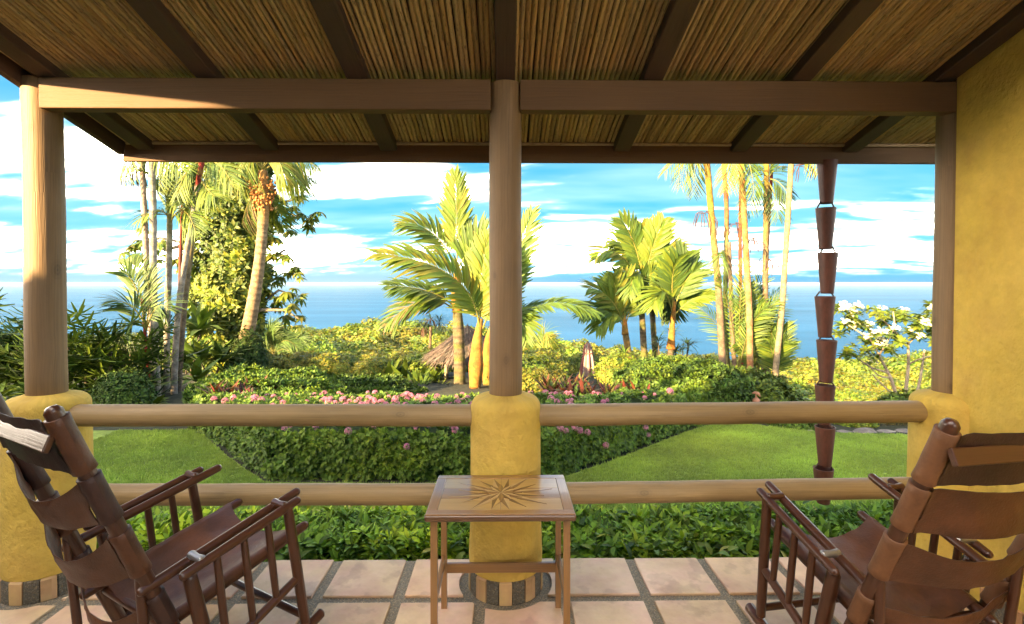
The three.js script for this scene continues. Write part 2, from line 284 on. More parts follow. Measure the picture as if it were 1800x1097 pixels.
// lawn: a mown sheet on the ground, and its blades
const lawnFront = [[-6.5, -6.95], [-4.15, -6.95], [-3.7, -6.45], [-3.2, -5.9], [-2.75, -5.45], [-2.4, -5.12], [0.1, -5.02], [0.62, -5.24], [1.15, -5.65], [1.62, -6.08], [2.2, -6.6], [2.78, -7.08], [3.3, -7.2], [3.8, -6.95], [4.3, -6.72], [5.2, -6.64], [6.4, -6.6], [8.5, -6.4]];
const lawnZ = (x) => pl(x, lawnFront);
{
  const sh = new THREE.Shape(); sh.moveTo(-6.5, 3.2);
  for (const [x, z] of lawnFront) sh.lineTo(x, -z);
  sh.lineTo(8.5, 3.2); sh.closePath();
  const g = new THREE.ShapeGeometry(sh); g.rotateX(-Math.PI / 2); g.translate(0, -0.494, 0);
  struct('lawn', boxUV(g), MAT.turf);
  const r = rng(21), tuft = new MB();
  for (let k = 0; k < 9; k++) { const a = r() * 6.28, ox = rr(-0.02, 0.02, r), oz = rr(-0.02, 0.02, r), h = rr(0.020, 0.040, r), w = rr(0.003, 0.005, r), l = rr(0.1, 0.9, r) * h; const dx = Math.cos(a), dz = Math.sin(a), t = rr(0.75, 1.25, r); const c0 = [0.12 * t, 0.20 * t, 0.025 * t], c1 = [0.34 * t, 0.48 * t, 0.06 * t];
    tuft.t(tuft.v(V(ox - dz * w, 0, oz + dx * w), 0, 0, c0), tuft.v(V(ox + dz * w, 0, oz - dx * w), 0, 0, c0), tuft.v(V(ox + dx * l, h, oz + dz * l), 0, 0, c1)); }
  const ms = [], cs = [];
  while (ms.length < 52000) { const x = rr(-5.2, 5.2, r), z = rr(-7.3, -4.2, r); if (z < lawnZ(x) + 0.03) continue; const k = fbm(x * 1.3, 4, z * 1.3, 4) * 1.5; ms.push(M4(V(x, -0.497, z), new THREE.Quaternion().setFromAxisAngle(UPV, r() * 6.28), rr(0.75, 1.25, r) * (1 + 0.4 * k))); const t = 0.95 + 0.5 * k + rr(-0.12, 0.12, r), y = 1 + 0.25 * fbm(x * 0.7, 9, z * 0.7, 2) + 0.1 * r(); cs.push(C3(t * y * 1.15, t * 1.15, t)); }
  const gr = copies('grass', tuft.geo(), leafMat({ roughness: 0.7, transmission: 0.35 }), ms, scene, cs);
  gr.userData.label = 'short mown green grass of the lawn between the hedges'; gr.userData.category = 'grass';
}

// ---------------------------------------------------------------- veranda: floor, wall, roof
const WALLX = 2.188, D0 = 2.54, COLS = [[-2.283, 2.57], [0, 2.54], [2.247, 2.54]];
const slope = 0.26, roofY = (d) => 3.127 - slope * d;               // underside of the rafters
{
  const fl = struct('floor', boxUV(new THREE.BoxGeometry(5.2, 0.6, 4.3).translate(-0.16, -0.306, -0.602), 0), MAT.pebble);
  const xs = [-2.45, -2.06, -1.67, -1.283, -0.897, -0.511, -0.118, 0.281, 0.674, 1.061, 1.45, 1.845, 2.235], zs = [-2.775, -2.4, -2.01, -1.62, -1.23, -0.84, -0.45, -0.06, 0.33, 0.72, 1.1];
  const r = rng(5), tones = [0, 1, 2, 3, 4, 5].map((k) => { const t = rr(0.84, 1.10, r), p = r(); return std([0.72 * t, mix(0.465, 0.52, p) * t, mix(0.28, 0.36, p) * t], { map: T.tile, bumpMap: T.tileB, bumpScale: 0.004, roughness: 0.5 }); });
  const ev = new Evaluator(); ev.attributes = ['position', 'normal']; ev.useGroups = false;
  for (let j = 0; j + 1 < zs.length; j++) for (let i = 0; i + 1 < xs.length; i++) {
    const x0 = xs[i] + 0.023, x1 = xs[i + 1] - 0.023, z0 = zs[j] + 0.025, z1 = zs[j + 1] - 0.025;
    if (x1 > WALLX + 0.02 && x0 > WALLX - 0.05) continue;
    const w = x1 - x0 - rr(0, 0.006, r), d = z1 - z0 - rr(0, 0.006, r), cx = (x0 + x1) / 2 + rr(-0.003, 0.003, r), cz = (z0 + z1) / 2;
    let g = new RoundedBoxGeometry(w, 0.03, d, 2, 0.005); g.translate(cx, -0.009 + rr(-0.0012, 0.0012, r), cz);
    for (const [px, pd] of COLS) {
      if (Math.abs(px - cx) < w / 2 + 0.24 && Math.abs(-pd - cz) < d / 2 + 0.24) {
        const c = new THREE.CylinderGeometry(0.232, 0.232, 0.2, 48).translate(px, 0, -pd);
        g = ev.evaluate(new Brush(g), new Brush(c), SUBTRACTION).geometry;
      }
    }
    g.computeBoundingBox(); if (g.attributes.position.count < 3) continue;
    part('tile', boxUV(g), tones[Math.floor(r() * 6)], fl);
  }
}
{ // side wall of the house
  const t = thing('house_wall', 'ochre yellow plaster side wall of the house on the right', 'wall', [0, 0, 0]);
  const sh = new THREE.Shape(); sh.moveTo(2.47, -0.6); sh.lineTo(2.47, roofY(2.47) + 0.1); sh.lineTo(0.9, roofY(0.9) + 0.1); sh.lineTo(-0.6, roofY(0.9) + 0.1); sh.lineTo(-0.6, -0.6); sh.closePath();
  const g = new THREE.ExtrudeGeometry(sh, { depth: 0.28, bevelEnabled: false }); g.rotateY(Math.PI / 2); g.translate(WALLX, 0, 0);
  part('wall', boxUV(g), MAT.plaster, t);
  const sk = rng(3); let z = -2.3;
  for (let k = 0; z < 0.5; k++) { const w = rr(0.06, 0.075, sk); part('skirting_tile', rbox(0.016, 0.10, w - 0.004, 0.003).translate(WALLX - 0.006, 0.055, z + w / 2), k % 2 ? MAT.pebbleDark : std([0.55, 0.30, 0.14], { map: T.tile }), t); z += w; }
}
const ROOF = thing('veranda_roof', 'cane lined veranda roof on dark wooden rafters above the railing', 'roof', [0, roofY(2.5), -2.5]);
ROOF.rotation.x = -Math.atan(slope);
{
  // local axes: x along the eave, y up off the rafters' underside, z back up the slope
  const cs = Math.cos(Math.atan(slope)), L = (d) => (2.5 - d) / cs, eave = L(3.16), top = L(1.15), len = top - eave, mid = (top + eave) / 2;
  for (const x of [-2.19, -1.435, -0.715, 0.0, 0.715, 1.435, 2.135, 2.85]) part('rafter', rbox(0.098 + rr(-0.006, 0.006), 0.13, len, 0.008, 2).translate(x + rr(-0.004, 0.004), 0.065, mid), MAT.rafter, ROOF);
  part('verge_board', rbox(0.035, 0.15, len, 0.006, 2).translate(-2.335, 0.045, mid), MAT.rafter, ROOF, 'dark verge board along the open left edge of the roof');
  const fb_ = part('fascia_board', rbox(5.24, 0.187, 0.028, 0.006, 0), MAT.beam, ROOF, 'long fascia board along the lower edge of the roof'); fb_.position.set(0.285, 0.033, eave - 0.012); fb_.rotation.x = Math.atan(slope);
  const pole = new MB(); pole.tube([V(-2.3, 0, 0), V(0, 0.002, 0), V(2.86, 0, 0)], 0.011, 8); const tr = part('cane_trim', pole.geo(), std([0.45, 0.33, 0.2], { map: T.cane }), ROOF); tr.position.set(0, 0.040, eave + 0.02);
  const r = rng(9), tones = [[0.58, 0.36, 0.14], [0.66, 0.44, 0.19], [0.46, 0.29, 0.125], [0.61, 0.42, 0.20], [0.52, 0.36, 0.18]].map((c) => std(c, { map: T.cane, bumpMap: T.cane, bumpScale: 0.0012, roughness: 0.6 }));
  const geos = []; for (let k = 0; k < 8; k++) { const mb = new MB(), pts = [], rad = []; let z = eave + 0.01; const bend = rr(-0.004, 0.004, r), ph = r(); while (z < top) { const nodeAt = ((z * 2.6 + ph) % 1 + 1) % 1, b = Math.exp(-(((nodeAt - 0.5) / 0.05) ** 2)); pts.push(V(bend * Math.sin(z * 1.7 + ph * 6), rr(-0.0008, 0.0008, r), z)); rad.push(0.0118 + 0.0016 * b + rr(-0.0004, 0.0004, r)); z += 0.075; } mb.tube(pts, rad, 7, { cap: 0, off: r() * 3 }); geos.push(mb.geo()); }
  for (let x = -2.30; x < 2.84; x += 0.0255) { const m = part('cane', geos[Math.floor(r() * 8)], tones[Math.floor(r() * 5)], ROOF); m.position.set(x + rr(-0.0015, 0.0015, r), 0.059 + rr(-0.0025, 0.0025, r), 0); m.rotation.z = r() * 6.28; }
  part('roof_deck', rbox(5.28, 0.05, len + 0.04, 0.005, 0).translate(0.265, 0.101, mid), MAT.deck, ROOF);
}
function beam(x0, x1, label) { const t = thing('tie_beam', label, 'beam', [(x0 + x1) / 2, 2.402, -2.505], 'beams between the veranda columns'); part('timber', rbox(x1 - x0, 0.146, 0.07, 0.006, 0), MAT.beam, t); }
beam(-2.215, -0.07, 'long wooden beam over the left bay with a wedge of sunlight on its end');
beam(0.07, 2.19, 'long wooden beam over the right bay, wholly in shade, ending at the ochre wall');
function column([x, d], label) {
  const t = thing('veranda_column', label, 'column', [x, 0, -d], 'columns of the veranda');
  const prof = [[0.171, 0.10], [0.180, 0.105], [0.183, 0.16], [0.178, 0.30], [0.175, 0.55], [0.174, 0.80], [0.173, 0.885]];
  for (let k = 1; k <= 8; k++) { const a = k / 8 * Math.PI / 2; prof.push([0.123 + 0.05 * Math.cos(a), 0.885 + 0.055 * Math.sin(a)]); }
  prof.push([0.09, 0.952], [0.0, 0.956]);
  const g = lathe(prof, 64), p = g.attributes.position; for (let k = 0; k < p.count; k++) { const X = p.getX(k), Y = p.getY(k), Z = p.getZ(k), rad = Math.hypot(X, Z); if (rad > 0.02) { const s = 1 + 0.012 * fbm(X * 7 + x * 3, Y * 6, Z * 7, 3); p.setXYZ(k, X * s, Y, Z * s); } } g.computeVertexNormals();
  part('pedestal', g, MAT.plaster, t);
  const tan = std([0.58, 0.38, 0.18], { map: T.tile, bumpMap: T.tileB, bumpScale: 0.003, roughness: 0.6 }), n = 18;
  part('base_core', lathe([[0.0, 0.0], [0.176, 0.0], [0.176, 0.10], [0, 0.10]], 40), MAT.pebbleDark, t);
  for (let k = 0; k < n; k++) { const mb = new MB(), a0 = (k + 0.04) / n * 6.2832, a1 = (k + 0.96) / n * 6.2832, lo = [], Rr = k % 2 ? 0.183 : 0.1855; const ring = (y, R) => { const o = []; for (let j = 0; j <= 3; j++) { const a = mix(a0, a1, j / 3); o.push(V(Math.cos(a) * R, y, Math.sin(a) * R)); } for (let j = 3; j >= 0; j--) { const a = mix(a0, a1, j / 3); o.push(V(Math.cos(a) * 0.165, y, Math.sin(a) * 0.165)); } return o; };
    mb.loft([ring(-0.004, Rr), ring(0.095, Rr), ring(0.103, Rr - 0.007)]); part('base_tile', boxUV(mb.geo(false)), k % 2 ? MAT.pebbleDark : tan, t); }
  const pb = new MB(), pts = [], rad = []; for (let k = 0; k <= 14; k++) { const y = mix(0.93, x < -1 ? 2.492 : 2.47, k / 14); pts.push(V(0.0015 * Math.sin(k * 0.5 + x), y, 0.0015 * Math.cos(k * 0.6 + x))); rad.push(0.0815 - 0.003 * k / 14 + 0.0012 * N3(k * 0.8, x, 0)); } pb.tube(pts, rad, 28, { cap: 0.12, off: Math.abs(x) });
  part('pole', pb.geo(), MAT.post, t);
}
column(COLS[0], 'left column, round ochre pedestal and pole with a stripe of golden sunlight');
column(COLS[1], 'middle column of ochre pedestal and round pole standing behind the side table');
column(COLS[2], 'right column with ochre pedestal and pole half set into the house wall');
function rail(p0, p1, rad, label) { const t = thing('handrail', label, 'railing', p0, 'round railing poles between the columns'); const mb = new MB(), pts = [], rd = []; for (let k = 0; k <= 16; k++) { pts.push(V(0, 0, 0).lerp(p1.clone().sub(p0), k / 16).add(V(0, 0.003 * N3(k * 0.5, rad * 90, p0.y * 9), 0))); rd.push(rad * (1 + 0.03 * N3(k * 0.4, p0.x, p0.y * 7))); } mb.tube(pts, rd, 24, { cap: 0.35, off: p0.x + p0.y * 3 }); part('pole', mb.geo(), MAT.rail, t); }
rail(V(-2.135, 0.845, -2.545), V(-0.165, 0.84, -2.54), 0.054, 'upper railing pole of the left bay');
rail(V(-2.125, 0.452, -2.545), V(-0.165, 0.443, -2.54), 0.052, 'lower railing pole of the left bay');
rail(V(0.165, 0.84, -2.54), V(2.085, 0.852, -2.54), 0.054, 'upper railing pole of the right bay');
rail(V(0.165, 0.447, -2.54), V(2.09, 0.465, -2.54), 0.052, 'lower railing pole of the right bay');

// ---------------------------------------------------------------- side table
{
  const t = thing('side_table', 'small wooden side table with a star of inlaid wood on its top', 'table', [-0.02, 0, -2.15]);
  const H = 0.612, W = 0.585, D = 0.41, tp = part('tabletop', rbox(W, 0.026, D, 0.009, 0).translate(0, H - 0.017, 0), MAT.tableDark, t);
  const bw = 0.040;  // border strips round the inlaid field
  for (const s of [-1, 1]) { part('border_strip', rbox(W - 0.01, 0.006, bw, 0.002, 0).translate(0, H - 0.003, s * (D / 2 - bw / 2 - 0.005)), MAT.tableWood, tp); part('border_strip', rbox(bw, 0.006, D - 2 * bw - 0.012, 0.002, 2).translate(s * (W / 2 - bw / 2 - 0.005), H - 0.003, 0), MAT.tableWood, tp); }
  const fw = W / 2 - bw - 0.006, fd_ = D / 2 - bw - 0.006;
  for (const [z0, z1, m] of [[-fd_, -fd_ / 3, MAT.tableLight], [-fd_ / 3, fd_ / 3, MAT.tableWood], [fd_ / 3, fd_, MAT.tableLight]]) for (const s of [-1, 1]) part('field_panel', rbox(fw - 0.001, 0.004, z1 - z0 - 0.001, 0.001, 0).translate(s * fw / 2, H - 0.003, (z0 + z1) / 2), m, tp);
  const sp = (pts, h, m) => { const mb = new MB(), lo = pts.map(([x, z]) => V(x, H - 0.0025, z)), hi = pts.map(([x, z]) => V(x, H - 0.001 + h, z)); mb.loft([lo.reverse(), hi.reverse()]); part('inlay_piece', boxUV(mb.geo(false), 0), m, tp); };
  const n = 16, P = (a, rad) => [Math.cos(a) * rad * 1.12, Math.sin(a) * rad], dark = [MAT.tableDark, phy([0.20, 0.095, 0.04], { map: T.wood, roughness: 0.3, clearcoat: 1, clearcoatRoughness: 0.14 })], light = [MAT.tableLight, phy([0.52, 0.34, 0.16], { map: T.wood, roughness: 0.3, clearcoat: 1, clearcoatRoughness: 0.14 })];
  for (let k = 0; k < n; k++) { const a = (k + 0.5) / n * 6.2832, da = 3.1416 / n; const q = k % 2 ? 0.200 : 0.165, cut = (an) => Math.min(q, fd_ / Math.max(0.05, Math.abs(Math.sin(an)))); const tip = P(a, cut(a)); sp([P(a - da, 0.082), tip, P(a, 0.05)], 0.0012, light[k % 2]); sp([tip, P(a + da, 0.082), P(a, 0.05)], 0.0008, dark[k % 2]); }
  for (let k = 0; k < 12; k++) { const a = k / 12 * 6.2832, da = 3.1416 / 12; const tip = P(a, k % 2 ? 0.092 : 0.080); sp([[0, 0], P(a - da, 0.044), tip], 0.0024, k % 3 ? light[1] : MAT.tableWood); sp([[0, 0], tip, P(a + da, 0.044)], 0.002, dark[k % 2]); }
  const leg = (x, z, x2, z2) => { const mb = new MB(), w = 0.013, l = (y, X, Z) => [V(X - w, y, Z - w), V(X + w, y, Z - w), V(X + w, y, Z + w), V(X - w, y, Z + w)]; mb.loft([l(0.001, x, z).reverse(), l(H - 0.03, x2, z2).reverse()]); part('leg', boxUV(mb.geo(false), 1), MAT.tableWood, t); };
  leg(-0.258, 0.172, -0.258, 0.172); leg(0.258, 0.172, 0.258, 0.172); leg(-0.262, -0.185, -0.262, -0.185); leg(0.262, -0.185, 0.262, -0.185);
  part('stretcher', rbox(0.50, 0.045, 0.018, 0.004, 0).translate(0, 0.19, -0.185), MAT.tableWood, t);
  for (const s of [-1, 1]) { part('stretcher', rbox(0.018, 0.04, 0.33, 0.004, 2).translate(s * 0.262, 0.235, -0.006), MAT.tableWood, t); part('apron', rbox(0.018, 0.035, 0.33, 0.004, 2).translate(s * 0.262, H - 0.052, -0.006), MAT.tableWood, t); }
}

// ---------------------------------------------------------------- leather rocking chairs
function rockingChair(D, label, tint) {
  const t = thing('rocking_chair', label, 'rocking chair', [D.X, 0, D.Z], 'leather sling rocking chairs on the veranda');
  t.rotation.y = -D.th;
  const q = (lat, f, u) => V(lat, u, -f), wood = MAT.chairWood;
  const bar = (name, a, b, rad, o = {}) => { const mb = new MB(), n = 6, pts = [], rd = []; for (let k = 0; k <= n; k++) { pts.push(a.clone().lerp(b, k / n)); rd.push(rad * (1 + (o.belly ?? 0.05) * Math.sin(Math.PI * k / n))); } mb.tube(pts, rd, o.seg ?? 14, { cap: o.cap ?? 0.5, off: R0() * 3 }); return part(name, mb.geo(), o.m ?? wood, t); };
  const [f2, u1, u2] = [D.f2, D.u1, D.u2], aSlope = (u1 - u2) / -f2;
  for (const s of [-1, 1]) {
    const wo = D.wo * s, wi = D.wi * s;
    bar('outer_armrest', q(wo, 0.0, u1), q(wo, f2, u2), 0.0165, { cap: 0.8 });
    bar('inner_armrest', q(wi, D.f8, D.u8), q(wi, D.f8 + f2 * 1.32, D.u8 - aSlope * -f2 * 1.32), 0.0175, { cap: 0.8 });
    // side frame: two stout legs, a low rail and three spindles
    const legTop = [-0.045, u1 - 0.012], legBot = [D.f7, D.u7 - 0.03];
    bar('front_leg', q(wo, ...legBot), q(wo, ...legTop), 0.019, { belly: 0.08 });
    const lf = (u) => mix(legTop[0], legBot[0], (u - legTop[1]) / (legBot[1] - legTop[1]));
    const rTop = [f2 - 0.03 + 0.07, u2 - 0.055], rBot = [rTop[0] + 0.09, 0.06];
    bar('rear_leg', q(wo * 0.9, ...rBot), q(wo * 0.9, rTop[0], rTop[1] + 0.02), 0.023, { belly: 0.1, cap: 0.8 });
    const sA = [lf(0.30), 0.30], sB = [f2 + 0.075, 0.16];
    bar('side_rail', q(wo, sA[0] + 0.01, sA[1]), q(wo, ...sB), 0.0165);
    for (const k of [0.30, 0.52, 0.745]) { const f = f2 * k, x0 = f + 0.035, u0 = mix(sA[1], sB[1], (x0 - sA[0]) / (sB[0] - sA[0])); bar('spindle', q(wo, x0, u0), q(wo, f, u1 - aSlope * -f * 1.0 - 0.01), 0.0125, { belly: 0.12 }); }
    for (const k of [0.13, 0.86]) { const f = f2 * k, u = u1 + aSlope * f + 0.012, mb = new MB(); mb.tube([q(wi, f, u), q(mix(wi, wo, 0.5), f, u), q(wo * 1.0, f, u)], [0.016, 0.012, 0.016], 14, { cap: 0.3 }); part('hinge_pin', mb.geo(), k < 0.5 ? wood : MAT.metal, t); }
    // curved runner under the legs
    { const mb = new MB(), pts = []; for (let k = 0; k <= 16; k++) { const f = mix(D.f7 + 0.075, -0.72, k / 16), c = -0.27, y = 0.024 + 0.42 * (f - c) ** 2; pts.push(q(wo, f, y)); } mb.tube(pts, 0.0225, 12, { cap: 0.5, off: s }); part('rocker', mb.geo(), wood, t); }
    bar('seat_rail', q(D.ws * s, D.f3 + 0.01, D.u3), q(D.ws * s, D.f4 - 0.02, D.u4 - 0.01), 0.0195, { cap: 0.9 });
    // back post with leather sleeves
    const p0 = [D.f5, D.u5], dp = [D.f6 - D.f5, D.u6 - D.u5], P = (k) => q(D.wp * s, p0[0] + dp[0] * k, p0[1] + dp[1] * k);
    bar('back_post', P(0.012), P(1.22), 0.0235, { cap: 0.7, belly: 0.06, seg: 18 });
    [[0.035, 0.238], [0.262, 0.442], [0.50, 0.68], [0.79, 0.93]].forEach(([a, b], k) => { const mb = new MB(), n = 6, pts = [], rd = []; for (let j = 0; j <= n; j++) { pts.push(P(mix(a, b, j / n))); rd.push(0.0305 + (j === 0 || j === n ? 0.0015 : 0) + 0.0012 * N3(j * 1.3, k, s * 3)); } mb.tube(pts, rd, 18, { cap: 0.02, off: k }); part('leather_sleeve', mb.geo(), tint[k % 2], t); });
    // prop leg behind the post
    bar('prop_leg', P(0.66), q(D.ws * s * 1.06, -0.50, 0.05), 0.0145);
  }
  const wood2 = MAT.tableDark;
  bar('front_rung', q(-D.wo, D.f7 - 0.0, 0.115), q(D.wo, D.f7 - 0.0, 0.115), 0.0155);
  bar('rear_rung', q(-D.wo * 0.9, f2 + 0.115, 0.13), q(D.wo * 0.9, f2 + 0.115, 0.13), 0.0155);
  bar('seat_rung', q(-D.ws, D.f4 + 0.05, D.u4 - 0.03), q(D.ws, D.f4 + 0.05, D.u4 - 0.03), 0.0155);
  // slings: leather between the posts, hanging to the rear
  const d = [D.f6 - D.f5, D.u6 - D.u5], dl = Math.hypot(...d), nb = [d[1] / dl, -d[0] / dl];           // (f, u) pointing behind the back
  const sling = (a, b, sag, drop, m) => {
    const mb = new MB(), nx = 20, ny = 5, th = 0.0035, top = [], bot = [];
    for (let i = 0; i <= nx; i++) { const s = i / nx * 2 - 1, w = 1 - s * s, A = [], B = []; for (let j = 0; j <= ny; j++) { const k = mix(a, b, j / ny), e = sag * w * (0.75 + 0.35 * j / ny) + 0.006 * N3(i * 0.45, j * 0.8, a * 9) + 0.003 * N3(i * 1.4, j * 1.1, a * 5), off = 0.012 + 0.016 * Math.abs(s) ** 8; const f = D.f5 + d[0] * k + nb[0] * (e + off), u = D.u5 + d[1] * k + nb[1] * (e + off) - mix(drop[0], drop[1], j / ny) * w; const n = q(0, nb[0] * th, nb[1] * th); A.push(mb.v(q(D.wp * s * 0.97, f, u), s * 0.3, k)); B.push(mb.v(q(D.wp * s * 0.97, f, u).add(n), s * 0.3, k)); } top.push(A); bot.push(B); }
    for (let i = 0; i < nx; i++) { for (let j = 0; j < ny; j++) { mb.q(top[i][j], top[i][j + 1], top[i + 1][j + 1], top[i + 1][j]); mb.q(bot[i][j], bot[i + 1][j], bot[i + 1][j + 1], bot[i][j + 1]); } mb.q(top[i][0], top[i + 1][0], bot[i + 1][0], bot[i][0]); mb.q(top[i][ny], bot[i][ny], bot[i + 1][ny], top[i + 1][ny]); }
    part('back_sling', mb.geo(), m, t);
  };
  sling(0.03, 0.235, 0.028, D.drop[0], MAT.leatherDark); sling(D.drop[4], 0.442, 0.055, D.drop[1], MAT.leather); sling(0.50, 0.68, 0.065, D.drop[2], MAT.leather); sling(0.81, 0.885, 0.07, D.drop[3], MAT.leather);
  { // crest slat across the rear of the posts
    const k = 0.10, m = part('crest_slat', rbox(D.wp * 2 + 0.02, 0.05, 0.018, 0.004, 0), wood, t); m.position.copy(q(0, D.f5 + d[0] * k + nb[0] * 0.045, D.u5 + d[1] * k + nb[1] * 0.045)); m.rotation.x = Math.atan2(d[0], d[1]) ; }
  { // seat: leather between the seat rails, wrapped over them
    const mb = new MB(), nx = 28, ny = 14, g = [];
    const fA = D.f4 + 0.035, fB = D.f3 - 0.03, rw = 0.0235;
    for (let j = 0; j <= ny; j++) { const row = []; for (let i = 0; i <= nx; i++) { let s = i / nx * 2 - 1, lat, du; const edge = 0.8;
      if (Math.abs(s) < edge) { const k = s / edge; lat = k * D.ws; du = rw - 0.055 * (1 - k * k) * (1 - 0.15 * j / ny); } else { const a = (Math.abs(s) - edge) / (1 - edge) * 3.6; lat = Math.sign(s) * (D.ws + Math.sin(a) * rw); du = Math.cos(a) * rw; }
      const hollow = 0.045 * (1 - Math.min(1, (s / edge) ** 2)), f = mix(fA, fB - hollow, j / ny) , u = mix(D.u4, D.u3, (f - D.f4) / (D.f3 - D.f4)) + du + 0.006 * N3(i * 0.35, j * 0.45, 2) + 0.003 * N3(i * 0.9, j * 0.9, 7); row.push(mb.v(q(lat, f, u), s * 0.3, f)); } g.push(row); }
    for (let j = 0; j < ny; j++) for (let i = 0; i < nx; i++) mb.q(g[j][i], g[j][i + 1], g[j + 1][i + 1], g[j + 1][i]);
    part('seat_sling', mb.geo(), MAT.leather, t); }
  return t;
}
rockingChair({ th: 0.528, X: -1.148, Z: -2.256, u1: 0.613, f2: -0.443, u2: 0.525, f3: 0.108, u3: 0.436, f4: -0.474, u4: 0.324, f5: -0.753, u5: 1.143, f6: -0.428, u6: 0.293, f7: 0.038, u7: 0.096, wo: 0.346, wi: 0.28, ws: 0.238, wp: 0.269, f8: 0.048, u8: 0.619, drop: [[0.01, 0.0], [0.085, 0.03], [0.11, 0.05], [0.10, 0.07], 0.27] },
  'brown leather rocking chair beside the left column, turned towards the side table', [MAT.leather, MAT.leatherDark]);
const tan1 = phy([0.235, 0.100, 0.038], { map: T.leather, bumpMap: T.leatherB, bumpScale: 0.0012, roughness: 0.55 });
rockingChair({ th: -0.16, X: 1.408, Z: -2.208, u1: 0.61, f2: -0.403, u2: 0.491, f3: 0.045, u3: 0.441, f4: -0.473, u4: 0.317, f5: -0.759, u5: 1.111, f6: -0.425, u6: 0.293, f7: -0.011, u7: 0.113, wo: 0.326, wi: 0.26, ws: 0.229, wp: 0.280, f8: 0.034, u8: 0.621, drop: [[0, 0], [0.008, 0.004], [0.05, 0.0], [0.04, 0.02], 0.25] },
  'dark leather rocking chair with tan sleeves, seen from behind against the ochre wall', [tan1, tan1]);

// ---------------------------------------------------------------- rain chain of cups at the eave
{
  const X = at(1450, 400, 3.2).x, t = thing('rain_chain', 'rain chain of tapering red brown cups hanging from the eave', 'rain chain', [X, 0, -3.2]);
  const ys = [[283, 358, 1452], [366, 438, 1452], [444, 516, 1453], [521, 593, 1451], [598, 672, 1451], [677, 745, 1450], [750, 818, 1449], [823, 884, 1448]];
  ys.forEach(([a, b, px], k) => {
    const A = at(px, a, 3.2), B = at(px - (k % 2 ? 1 : -1), b, 3.2), h = A.y - B.y, ro = 0.058, ri = 0.036;
    const cup = part('cup', lathe([[0.012, 0.006], [ri - 0.002, 0.004], [ri, 0], [ri + 0.001, 0.006], [ro, h - 0.004], [ro + 0.0015, h], [ro - 0.003, h], [ri - 0.003, 0.012], [0.012, 0.012]], 28), MAT.copper, t);
    cup.position.set(B.x - X, B.y, 0); cup.rotation.z = rr(-0.012, 0.012); 
    if (k) { const mb = new MB(), top = 0.012 + (at(px, ys[k - 1][1], 3.2).y - A.y), wide = k % 2; for (const s of [-1, 1]) { const dir = (wide ? V(s, 0, 0) : V(s * 0.25, 0, s * 0.95)); mb.tube([dir.clone().multiplyScalar(0.053).setY(h - 0.012), dir.clone().multiplyScalar(0.053).setY(h + 0.004), dir.clone().multiplyScalar(0.034).setY(h + top)], 0.005, 6); } part('link', mb.geo(), MAT.wire, cup); }
  });
}

// ---------------------------------------------------------------- leaves
const GR = { // linear leaf colours
  deep: [0.030, 0.060, 0.012], mid: [0.060, 0.110, 0.016], fresh: [0.100, 0.165, 0.018], lime: [0.140, 0.190, 0.016], gold: [0.195, 0.190, 0.020], dry: [0.22, 0.15, 0.06], blue: [0.035, 0.070, 0.040], red: [0.12, 0.028, 0.020], wine: [0.055, 0.022, 0.020],
};
const vary = (c, r, a = 0.25) => { const t = 1 + rr(-a, a, r), y = 1 + rr(-a, a, r) * 0.4; return [c[0] * t * y, c[1] * t, c[2] * t]; };
const mixc = (a, b, t) => a.map((x, k) => mix(x, b[k], t));
// one pointed leaf folded along its midrib; n segments
function blade(mb, base, dir, nor, len, wid, { n = 2, fold = 0.25, bend = 0.2, color = GR.mid, shape = 0.45, tipw = 0 } = {}) {
  const D = dir.clone().normalize(), S = D.clone().cross(nor).normalize(), Nn = S.clone().cross(D).normalize();
  let prev = null;
  for (let k = 0; k <= n; k++) {
    const t = k / n, w = wid * 0.5 * (k === n ? tipw : Math.pow(Math.sin(Math.PI * Math.min(0.999, Math.pow(t, shape < 0.5 ? 0.75 : 1))), 0.8) + (k === 0 ? 0.12 : 0));
    const c = base.clone().addScaledVector(D, len * t).addScaledVector(Nn, -bend * len * t * t).add(V(0, -bend * 0.4 * len * t * t, 0));
    const m = mb.v(c, 0, t, color), l = w > 1e-5 ? mb.v(c.clone().addScaledVector(S, -w).addScaledVector(Nn, fold * w), -w, t, color) : m, r = w > 1e-5 ? mb.v(c.clone().addScaledVector(S, w).addScaledVector(Nn, fold * w), w, t, color) : m;
    if (prev) { const [pm, pl_, pr] = prev; if (l !== m) { mb.q(pl_, pm, m, l); mb.q(pm, pr, r, m); } else { mb.t(pl_, pm, m); mb.t(pm, pr, m); } }
    prev = [m, l, r];
  }
}
function sprig(seed, n, len, wid, cols, { n: seg = 2, spread = 1.1, stem = 0.4 } = {}) {  // a twig end with n leaves, growing up +y
  const r = rng(seed), mb = new MB();
  for (let k = 0; k < n; k++) { const a = k * 2.4 + r(), t = spread * rr(0.5, 1.1, r), d = V(Math.cos(a) * Math.sin(t), Math.cos(t), Math.sin(a) * Math.sin(t)); blade(mb, V(0, k / n * len * stem, 0).addScaledVector(d, len * 0.1), d, UPV.clone().addScaledVector(d, -d.y + 0.01), len * rr(0.75, 1.15, r), wid * rr(0.8, 1.15, r), { n: seg, bend: rr(0.05, 0.3, r), color: vary(cols[Math.floor(r() * cols.length)], r) }); }
  return mb.geo();
}
